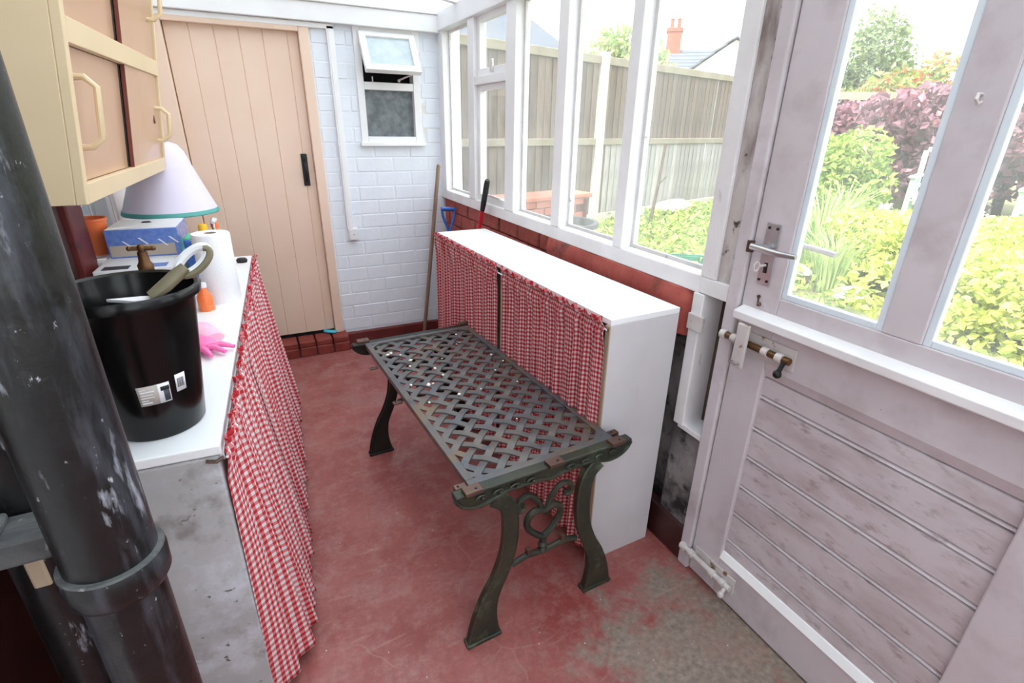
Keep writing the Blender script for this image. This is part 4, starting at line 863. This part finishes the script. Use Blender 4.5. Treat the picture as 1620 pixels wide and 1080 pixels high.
loft([(-.035, .02, .012), (-.01, -.005, .012), (.02, -.012, .010), (.04, .0, .008)], [(.012, .010), (.018, .011), (.02, .009), (.012, .007)], M['aqua'], 'folded_cloth', t_)
# ================================================================== THE GARDEN
GZ = .15
gm = MB(); nxg, nyg = 30, 34
for j in range(nyg+1):
    for i in range(nxg+1):
        x = 1.31+(48-1.31)*(i/nxg)**2; y = -14+(60*(j/nyg))
        gm.v.append((x, y, GZ+(.03*math.sin(x*1.7)*math.sin(y*1.3) if i else 0)))
for j in range(nyg):
    for i in range(nxg): a = j*(nxg+1)+i; gm.f.append((a, a+1, a+nxg+2, a+nxg+1))
gr = gm.build('ground', M['ground'], smooth=True, kind='structure')
MB().box(-30, 1.31, -14, 46, -.4, -.07).build('ground_base', M['ground'], gr)
def leaves(mb, pts, size, rr, asp=.55):
    """one folded leaf blade (two triangles) at every point"""
    for p in pts:
        d = Vector((rr.gauss(0, 1), rr.gauss(0, 1), rr.gauss(.25, .8))).normalized(); s = d.cross(Vector((rr.gauss(0, 1), rr.gauss(0, 1), rr.gauss(0, 1)))).normalized()
        l = size*rr.uniform(.6, 1.25); c = Vector(p); nrm = d.cross(s)*l*.12
        n = len(mb.v); mb.v += [tuple(c-d*l*.5), tuple(c+s*l*asp*.5+nrm), tuple(c+d*l*.5), tuple(c-s*l*asp*.5+nrm)]; mb.f += [(n, n+1, n+2), (n, n+2, n+3)]
def crown(rr, n, rx, ry, rz, z0, lumps=7, cone=0., shell=.45):
    cs = [(rr.uniform(-.5, .5), rr.uniform(-.5, .5), rr.uniform(-.5, .55), rr.uniform(.45, .62)) for _ in range(lumps)]; out = []
    for _ in range(n):
        c = rr.choice(cs); v = Vector((rr.gauss(0, 1), rr.gauss(0, 1), rr.gauss(0, 1))).normalized()*(c[3]*(shell+(1-shell)*rr.random()**.5))
        x, y, z = c[0]+v.x, c[1]+v.y, c[2]+v.z
        k = 1-cone*(z+1)/2*.9
        out.append((x*rx*k, y*ry*k, max(.02, z0+rz*(z+1))))
    return out
def bush(name, label, cat, loc, rx, ry, h, n, size, mat, seed, group=None, lumps=7, cone=0., base=0., asp=.55):
    rr = random.Random(seed); t = thing(name, label, cat, loc, 0, group); hz_ = (h-base)/2
    mb = MB(); leaves(mb, crown(rr, n, rx, ry, hz_, base, lumps, cone), size, rr, asp); mb.build('foliage', M[mat], t, kind='stuff')
    sm = MB()
    for i in range(5):
        a = rr.uniform(0, 6.28); q = rr.uniform(.25, .7)
        sm.tube([(0, 0, -.02), (math.cos(a)*rx*q*.3, math.sin(a)*ry*q*.3, h*.35), (math.cos(a)*rx*q*.8, math.sin(a)*ry*q*.8, h*.75)], [h*.02+.006, h*.014+.004, .005], 6)
    sm.build('stems', M['bark'], t, smooth=True); return t
# ---- boarded fence
F0 = Vector((4.16, 5.94)); FA = R(74.5); fd = Vector((math.sin(FA), math.cos(FA)))
fe = thing('garden_fence', 'weathered timber board fence with concrete posts behind the lawn', 'fence', (F0.x, F0.y, GZ), math.pi/2-FA)
FT = 2.02
S0, S1 = -3.35, 6.3
bw = .118
rf = random.Random(3)
up_m = MB().prism([(0, 0), (bw+.012, .010), (bw+.012, .022), (0, .006)], 1.08, FT-.05, 'z').mesh('fence_board', M['fence'])
lo_m = MB().prism([(0, 0), (bw+.012, .010), (bw+.012, .022), (0, .006)], .12, 1.05, 'z').mesh('fence_board', M['fence_pale'])
lo_d = MB().prism([(0, 0), (bw+.012, .010), (bw+.012, .022), (0, .006)], .12, 1.05, 'z').mesh('fence_board', M['fence'])
n = int((S1-S0)/bw)
for i in range(n):
    s = S0+i*bw
    mk('fence_board', up_m, fe, loc=(s, rf.uniform(-.004, .004), rf.uniform(-.008, .004)))
    mk('fence_board', lo_m if s > .1 else lo_d, fe, loc=(s, rf.uniform(-.004, .004), rf.uniform(-.006, .004)))
for i in range(-1, 2):
    s0, s1 = i*3.72+.06, (i+1)*3.72-.06
    s0 = max(s0, S0); s1 = min(s1, S1)
    MB().box(s0, s1, -.03, .045, FT-.06, FT+.03).build('capping_rail', M['fence_rail'], fe, bevel=.006)
    MB().box(s0, s1, -.035, .0, 1.03, 1.11).build('mid_rail', M['fence_rail'], fe, bevel=.006)
    MB().box(s0, s1, -.01, .03, 0, .14).build('gravel_board', M['post'], fe, bevel=.006)
for i in range(0, 2):
    MB().prism([(-.055, -.075), (.055, -.075), (.055, .05), (-.055, .05)], -.05, FT+.07, 'z').xf(Matrix.Translation((i*3.72, 0, 0))).build('post', M['post'], fe, bevel=.012)
# ---- lawn, weeds and plants near the house
rr = random.Random(9); gc = MB()
pts = []
for _ in range(15000):
    x, y = rr.uniform(2.2, 9.0), rr.uniform(2.2, 7.4)
    if (y-5.94) > (x-4.16)*math.cos(FA)/math.sin(FA)-.12: continue
    if rr.random() > .35+.65*min(1, max(0, (x-2.6)/2)): continue
    pts.append((x, y, GZ+.02+rr.random()**2*.13))
leaves(gc, pts, .095, rr, .5)
tag(gc.build('ground_cover', M['leaf_green']), 'low green weedy ground cover on the lawn in front of the fence', 'ground cover', kind='stuff')
YG = 'yellow green shrubs outside the garden door'
ysp = [((3.95, 1.20), .85, .72, 'bushy yellow green shrub close to the glazed garden door', 61), ((4.9, 2.15), .8, .66, 'yellow green shrub in the middle of the door panes', 62), ((3.55, .15), .8, .78, 'yellow green shrub nearest the hinge side of the garden door', 63),
       ((5.6, 1.1), .95, .74, 'yellow green shrub growing in front of the pale garden seats', 64), ((6.3, 2.6), .8, .55, 'low yellow shrub between round green bush and garden door', 65), ((5.3, -.3), 1.0, .8, 'wide yellow green shrub below the right hand seat', 66), ((7.0, 1.7), .9, .6, 'yellow green shrub at the feet of the pale garden seats', 67)]
for (xy, r, h, lab, sd) in ysp:
    bush('flowering_shrub', lab, 'shrub', (xy[0], xy[1], GZ), r, r, h, 6500, .058, 'leaf_yellow' if sd % 3 else 'leaf_green', sd, YG, 9, asp=.7)
def tuft(label, loc, n, h, sd):
    rr = random.Random(sd); mb = MB()
    for i in range(n):
        a = rr.uniform(0, 6.28); r0 = rr.uniform(0, .12); l = h*rr.uniform(.6, 1.1); ln = rr.uniform(.2, .75); w2 = .006
        b = Vector((math.cos(a)*r0, math.sin(a)*r0, 0)); m_ = b+Vector((math.cos(a)*l*ln*.4, math.sin(a)*l*ln*.4, l*.65)); e = b+Vector((math.cos(a)*l*ln, math.sin(a)*l*ln, l*.85)); s = Vector((-math.sin(a), math.cos(a), 0))*w2
        k = len(mb.v); mb.v += [tuple(b-s), tuple(b+s), tuple(m_+s), tuple(m_-s), tuple(e)]; mb.f += [(k, k+1, k+2, k+3), (k+3, k+2, k+4)]
    t = thing('grass_tuft', label, 'grass', loc, 0, 'long grass tufts by the path'); mb.build('blades', M['leaf_grass'], t, kind='stuff')
tuft('tall pale grass tuft seen above the door lever', (4.75, 3.05, GZ), 260, .85, 5); tuft('pale grass tuft by the white stones behind the door', (4.2, 2.5, GZ), 220, .6, 6); tuft('grass tuft growing at the foot of the round green bush', (6.4, 3.9, GZ), 240, .8, 7)
for i, (x, y, z, r) in enumerate(((5.6, 3.0, .72, .045), (5.2, 2.65, .70, .04), (6.5, 3.2, .74, .045), (6.0, 2.4, .70, .04))):
    t = thing('white_flower', ('white flower head highest beside the round green bush', 'white flower head just above the door lever', 'white flower head between bush and garden seat', 'white flower head low by the glazing bar')[i], 'flower', (x, y, GZ), 0, 'white flower heads')
    MB().tube([(0, 0, 0), (.02, .01, z-GZ)], .006, 6).build('stalk', M['bark'], t)
    mb = MB(); rr = random.Random(i); leaves(mb, [(.02+rr.gauss(0, r*.5), .01+rr.gauss(0, r*.5), z-GZ+rr.gauss(0, r*.35)) for _ in range(60)], .04, rr, .8); mb.build('petals', M['petal'], t, kind='stuff')
def rock(name, lab, loc, r, sd, mat='stone', sc=(1, 1, .6), grp=None):
    rr = random.Random(sd); mb = MB().ball((0, 0, 0), r, 10, 7, sc)
    mb.v = [(x*rr.uniform(.8, 1.15), y*rr.uniform(.8, 1.15), max(z*rr.uniform(.85, 1.1), -r*.4)) for x, y, z in mb.v]
    o = mb.build(name, M[mat], smooth=True, loc=(loc[0], loc[1], loc[2]+r*.38)); return tag(o, lab, 'stone', grp)
RG = 'pale stones edging the bed'
for i, (x, y, r, lab) in enumerate(((4.35, 2.90, .13, 'pale edging stone just beyond the lock plate'), (4.5, 2.62, .16, 'larger pale edging stone behind the door glass'), (4.15, 2.32, .12, 'pale edging stone lowest in the door pane'), (4.75, 2.85, .11, 'small pale edging stone beside the grass tuft'))):
    rock('edging_stone', lab, (x, y, GZ), r, 40+i, grp=RG)
rock('white_rubble', 'long pale heap of rubble at the foot of the pale lower fence', (5.85, 6.2, GZ), .30, 51, sc=(1.3, .5, .42))
tr = thing('plant_trough', 'dark green plastic trough outside below the window sill', 'trough', (3.3, 3.45, GZ), R(-35)); tr.scale = (.75, .75, .55)
MB().prism([(-.46, .30), (-.40, 0), (.40, 0), (.46, .30), (.43, .30), (.37, .03), (-.37, .03), (-.43, .30)], -.22, .22, 'y').box(-.40, .40, -.22, -.19, .02, .29).box(-.40, .40, .19, .22, .02, .29).build('trough_body', M['trough'], tr, bevel=.004)
MB().box(-.48, .48, -.245, -.215, .285, .312).box(-.48, .48, .215, .245, .285, .312).box(-.48, -.445, -.215, .215, .285, .312).box(.445, .48, -.215, .215, .285, .312).build('rim', M['trough'], tr, bevel=.004)
MB().box(-.37, .37, -.19, .19, .03, .22).build('soil', M['ground'], tr)
sk_ = thing('wooden_stake', 'thin leaning wooden stake in front of the pale lower fence', 'stake', (4.75, 5.42, GZ))
MB().tube([(0, 0, 0), (.12, .06, .55), (.19, .09, 1.06)], [.022, .02, .018], 8).build('stake_shaft', M['bark'], sk_, smooth=True)
MB().tube([(.12, .06, .55), (.19, .0, .66)], .008, 6).build('side_twig', M['bark'], sk_, smooth=True)
# low brick planter with a tub behind the left panes
bp = thing('brick_planter', 'low terracotta brick planter wall outside the second window pane', 'planter', (2.60, 4.62, GZ), R(12))
MB().box(-.52, .52, -.16, .16, 0, .55).build('core', M['mortar_red'], bp)
bpm = brick_mesh(.208, .02, .064, M['planter'])
for k in range(8):
    for i in range(-1, 5):
        x = -.52+i*.218+(.109 if k % 2 else 0)
        if x < -.53 or x+.208 > .54: continue
        mk('brick', bpm, bp, loc=(x, -.172, .008+k*.072))
MB().box(-.56, .56, -.19, .19, .575, .62).build('coping', M['planter'], bp, bevel=.01)
tu = thing('garden_tub', 'grey round garden tub in front of the brick planter', 'tub', (2.52, 4.05, GZ))
MB().lathe([(.22, 0), (.30, .40), (.33, .41), (.33, .45), (.29, .45), (.21, .03)], 32).build('tub_body', M['slate'], tu, smooth=True)
MB().lathe([(.28, .40)], 32).build('x', None) if False else None
MB().lathe([(.26, .0), (.285, .02)], 24, (0, 0, .36)).build('soil', M['ground'], tu)
fp = thing('flower_pot', 'small terracotta flower pot beside the grey garden tub', 'pot', (2.98, 4.10, GZ))
MB().lathe([(.07, 0), (.10, .16), (.115, .16), (.115, .2), (.1, .2), (.08, .03)], 24).build('pot_body', M['planter'], fp, smooth=True); MB().lathe([(.092, .15), (.09, .155)], 20).build('soil', M['ground'], fp)
# ---- bushes, seat and shed at the end of the garden
bush('round_bush', 'round bright green bush in front of the purple leaved shrub', 'bush', (7.15, 4.45, GZ), .72, .72, 1.36, 5200, .10, 'leaf_green', 71, lumps=10)
PG = 'purple leaved shrubs'
bush('purple_shrub', 'tall purple leaved shrub behind the pale garden seat', 'shrub', (10.6, 5.2, GZ), 1.15, 1.1, 1.95, 5200, .16, 'leaf_purple', 72, PG, 10, asp=.75)
bush('purple_shrub', 'highest purple leaved shrub beside the glazing bar of the door', 'shrub', (10.9, 4.15, GZ), 1.0, 1.0, 2.75, 4600, .16, 'leaf_purple', 73, PG, 10, asp=.75)
bush('purple_shrub', 'low purple leaved shrub between round bush and shed wall', 'shrub', (9.9, 6.0, GZ), .7, .7, 1.75, 2600, .15, 'leaf_purple', 74, PG, 7, asp=.75)
bush('purple_shrub', 'purple leaved shrub seen through the right hand door pane', 'shrub', (10.6, 2.9, GZ), 1.1, 1.1, 2.3, 4200, .16, 'leaf_purple', 75, PG, 9, asp=.75)
def seat(lab, x, y, rz):
    t = thing('garden_chair', lab, 'chair', (x, y, GZ), rz, 'pale mint garden chairs')
    m_ = M['mint']
    for i in range(6): MB().box(-.27+i*.092, -.20+i*.092, -.02, .005, .44, (1.12, 1.17, 1.2, 1.2, 1.17, 1.12)[i]).xf(Matrix.Translation((0, .28, 0))@Matrix.Rotation(R(-10), 4, 'X')).build('back_slat', m_, t, bevel=.006)
    MB().box(-.30, .30, .30, .33, .50, .56).build('back_rail', m_, t, bevel=.005); MB().box(-.30, .30, .17, .20, 1.0, 1.06).xf(Matrix.Translation((0, -.02+.05, 0))).build('back_rail', m_, t, bevel=.005)
    for i in range(5): MB().box(-.30, .30, -.28+i*.11, -.19+i*.11, .42, .445).build('seat_slat', m_, t, bevel=.005)
    for s in (-1, 1):
        MB().box(s*.31-.03, s*.31+.03, -.30, -.24, 0, .66).build('front_leg', m_, t, bevel=.005)
        MB().box(s*.31-.03, s*.31+.03, -.03, .03, 0, 1.02).xf(Matrix.Translation((0, .30, 0))@Matrix.Rotation(R(8), 4, 'X')).build('back_leg', m_, t, bevel=.005)
        MB().box(s*.31-.05, s*.31+.05, -.34, .34, .66, .69).build('arm_rest', m_, t, bevel=.006)
        MB().box(s*.31-.02, s*.31+.02, -.26, .30, .36, .42).build('side_rail', m_, t, bevel=.004)
    MB().ball((0.06, .10, 1.26), .035).build('finial', m_, t, smooth=True) if False else None
seat('pale mint garden chair left of the glazing bar in front of purple leaves', 8.75, 4.05, R(-70))
seat('pale mint garden chair seen through the right hand door pane', 8.1, 2.55, R(-75))
sh_ = thing('garden_shed', 'low weathered shed with a grey felt roof at the end of the garden', 'shed', (12.1, 7.1, GZ), R(-33))
swm = MB().box(0, .15, -.02, .02, 0, 1.86).mesh('wall_board', M['fence'])
for i in range(16): mk('wall_board', swm, sh_, loc=(-1.25+i*.156, -1.0+(.006 if i % 2 else 0), 0))
MB().box(-1.25, 1.24, -.96, 1.0, 0, 1.86).build('shed_body', M['fence'], sh_)
MB().prism([(-1.15, 1.86), (1.15, 1.92), (1.15, 1.98), (-1.15, 1.92)], -1.4, 1.4, 'x').build('felt_roof', M['felt'], sh_); MB().box(-1.42, 1.42, -1.19, -1.14, 1.80, 1.93).build('fascia', M['moss'], sh_)
def tree(name, lab, loc, rx, h, n, size, mat, sd, cone=0., base=.6, grp=None, asp=.55):
    t = bush(name, lab, 'tree', loc, rx, rx, h, n, size, mat, sd, grp, 11, cone, base, asp)
    MB().tube([(0, 0, -.05), (0, 0, h*.6)], [h*.03, h*.012], 8).build('trunk', M['bark'], t, smooth=True)
TG = 'conifers beyond the shed'
tree('conifer', 'tall green conifer rising behind the shed roof', (17.1, 10.6, GZ), 2.1, 4.4, 8000, .17, 'leaf_conifer', 81, .5, .3, TG)
tree('conifer', 'shorter conifer left of the tall one behind the shed', (15.8, 11.4, GZ), 1.8, 3.5, 7000, .17, 'leaf_conifer', 82, .5, .3, TG)
BG = 'orange berried trees behind the purple shrubs'
tree('berry_tree', 'bushy orange berried tree behind the shed roof', (13.6, 7.9, GZ), 1.5, 2.95, 3800, .2, 'leaf_berry', 83, 0, .4, BG)
tree('berry_tree', 'orange berried tree behind the highest purple shrub', (14.2, 6.5, GZ), 1.6, 3.3, 3800, .2, 'leaf_berry', 84, 0, .4, BG)
tree('garden_tree', 'pale green tree behind the fence beside the concrete post', (13.0, 17.0, GZ), 2.0, 4.7, 3000, .3, 'leaf_far', 85, 0, 1.0, 'pale trees beyond the fence')
tree('garden_tree', 'smaller pale tree behind the fence left of the concrete post', (11.2, 18.2, GZ), 1.5, 3.9, 2400, .3, 'leaf_far', 86, 0, .9, 'pale trees beyond the fence')
# ---- neighbouring houses
def slate_rows(parent, w0, w1, p0, p1, rows, mat):
    """overlapping courses of slates up one roof slope from eaves p0 to ridge p1 (y, z pairs)"""
    for i in range(rows):
        a, b = i/rows, (i+1.25)/rows
        y0, z0, y1, z1 = p0[0]+(p1[0]-p0[0])*a, p0[1]+(p1[1]-p0[1])*a, p0[0]+(p1[0]-p0[0])*min(1, b), p0[1]+(p1[1]-p0[1])*min(1, b)
        MB().add([(w0, y0, z0+.06), (w1, y0, z0+.06), (w1, y1, z1), (w0, y1, z1), (w0, y0, z0), (w1, y0, z0), (w1, y1, z1-.06), (w0, y1, z1-.06)],
                 [(0, 1, 2, 3), (7, 6, 5, 4), (0, 4, 5, 1), (1, 5, 6, 2), (2, 6, 7, 3), (3, 7, 4, 0)]).build('slate_course', mat, parent)
h1 = thing('neighbour_house', 'distant white house with a grey slate roof and an orange chimney', 'house', (28.5, 28.5, 0), R(-40))
MB().box(-6, 6, -3.5, 3.5, 0, 4.2).build('walls', M['house_white'], h1)
slate_rows(h1, -6.3, 6.3, (-3.9, 4.0), (0, 6.15), 9, M['slates']); slate_rows(h1, -6.3, 6.3, (3.9, 4.0), (0, 6.15), 9, M['slates'])
MB().prism([(-3.5, 4.2), (3.5, 4.2), (0, 6.05)], -6.0, -5.8, 'x').prism([(-3.5, 4.2), (3.5, 4.2), (0, 6.05)], 5.8, 6.0, 'x').build('gable', M['house_white'], h1)
ch = MB().box(-2.95, -2.05, -.55, .45, 5.2, 7.15).box(-3.02, -1.98, -.62, .52, 7.15, 7.35).build('chimney', M['chimney'], h1)
MB().box(-3.02, -1.98, -.62, .52, 5.55, 5.85).build('lead_flashing', M['house_white'], ch)
for s in (-.22, .22): MB().lathe([(.13, 0), (.11, .5), (.14, .52), (.14, .58)], 12, (-2.5+s, -.05, 7.35)).build('chimney_pot', M['chimney'], ch, smooth=True)
for s in (-4, -1, 2, 4.4):
    wn = MB().box(s-.55, s+.55, -3.56, -3.5, 2.2, 3.5).build('window', M['white'], h1); MB().box(s-.46, s+.46, -3.58, -3.56, 2.3, 3.4).build('pane', M['obscure'], wn)
h2 = thing('gabled_house', 'white rendered house with a pale slate gable roof beyond the fence', 'house', (19.75, 18.43, 0), R(43))
MB().box(-3, 3, -2.2, 2.2, 0, 3.0).build('walls', M['house_white'], h2)
MB().prism([(-2.3, 3.0), (2.3, 3.0), (0, 4.55)], -3, 3, 'x').build('roof_body', M['house_white'], h2)
slate_rows(h2, -3.2, 3.2, (-2.5, 2.9), (0, 4.65), 6, M['slates']); slate_rows(h2, -3.2, 3.2, (2.5, 2.9), (0, 4.65), 6, M['slates'])
wn = MB().box(-.5, .5, -2.26, -2.2, 1.6, 2.6).build('window', M['white'], h2); MB().box(-.42, .42, -2.28, -2.26, 1.68, 2.52).build('pane', M['obscure'], wn)
h3 = thing('hipped_house', 'neighbouring house roof in blue grey slate behind the left panes', 'house', (4.75, 12.2, 0), R(12))
MB().box(-2.1, 2.1, -2.1, 2.1, 0, 2.4).build('walls', M['house_white'], h3)
for k in range(10):
    a0, a1 = k/10, (k+1.2)/10; w0, w1 = 2.3*(1-a0), 2.3*(1-min(1, a1)); z0, z1 = 2.35+2.15*a0, 2.35+2.15*min(1, a1)
    MB().add([(-w0, -w0, z0), (w0, -w0, z0), (w0, w0, z0), (-w0, w0, z0), (-w1, -w1, z1+.01), (w1, -w1, z1+.01), (w1, w1, z1+.01), (-w1, w1, z1+.01)],
             [(0, 3, 2, 1), (4, 5, 6, 7), (0, 1, 5, 4), (1, 2, 6, 5), (2, 3, 7, 6), (3, 0, 4, 7)]).build('slate_course', M['slates'], h3)
for s in (-1.1, 1.0):
    wn = MB().box(s-.5, s+.5, -2.16, -2.1, 1.0, 2.1).build('window', M['white'], h3); MB().box(s-.42, s+.42, -2.18, -2.16, 1.08, 2.02).build('pane', M['obscure'], wn)
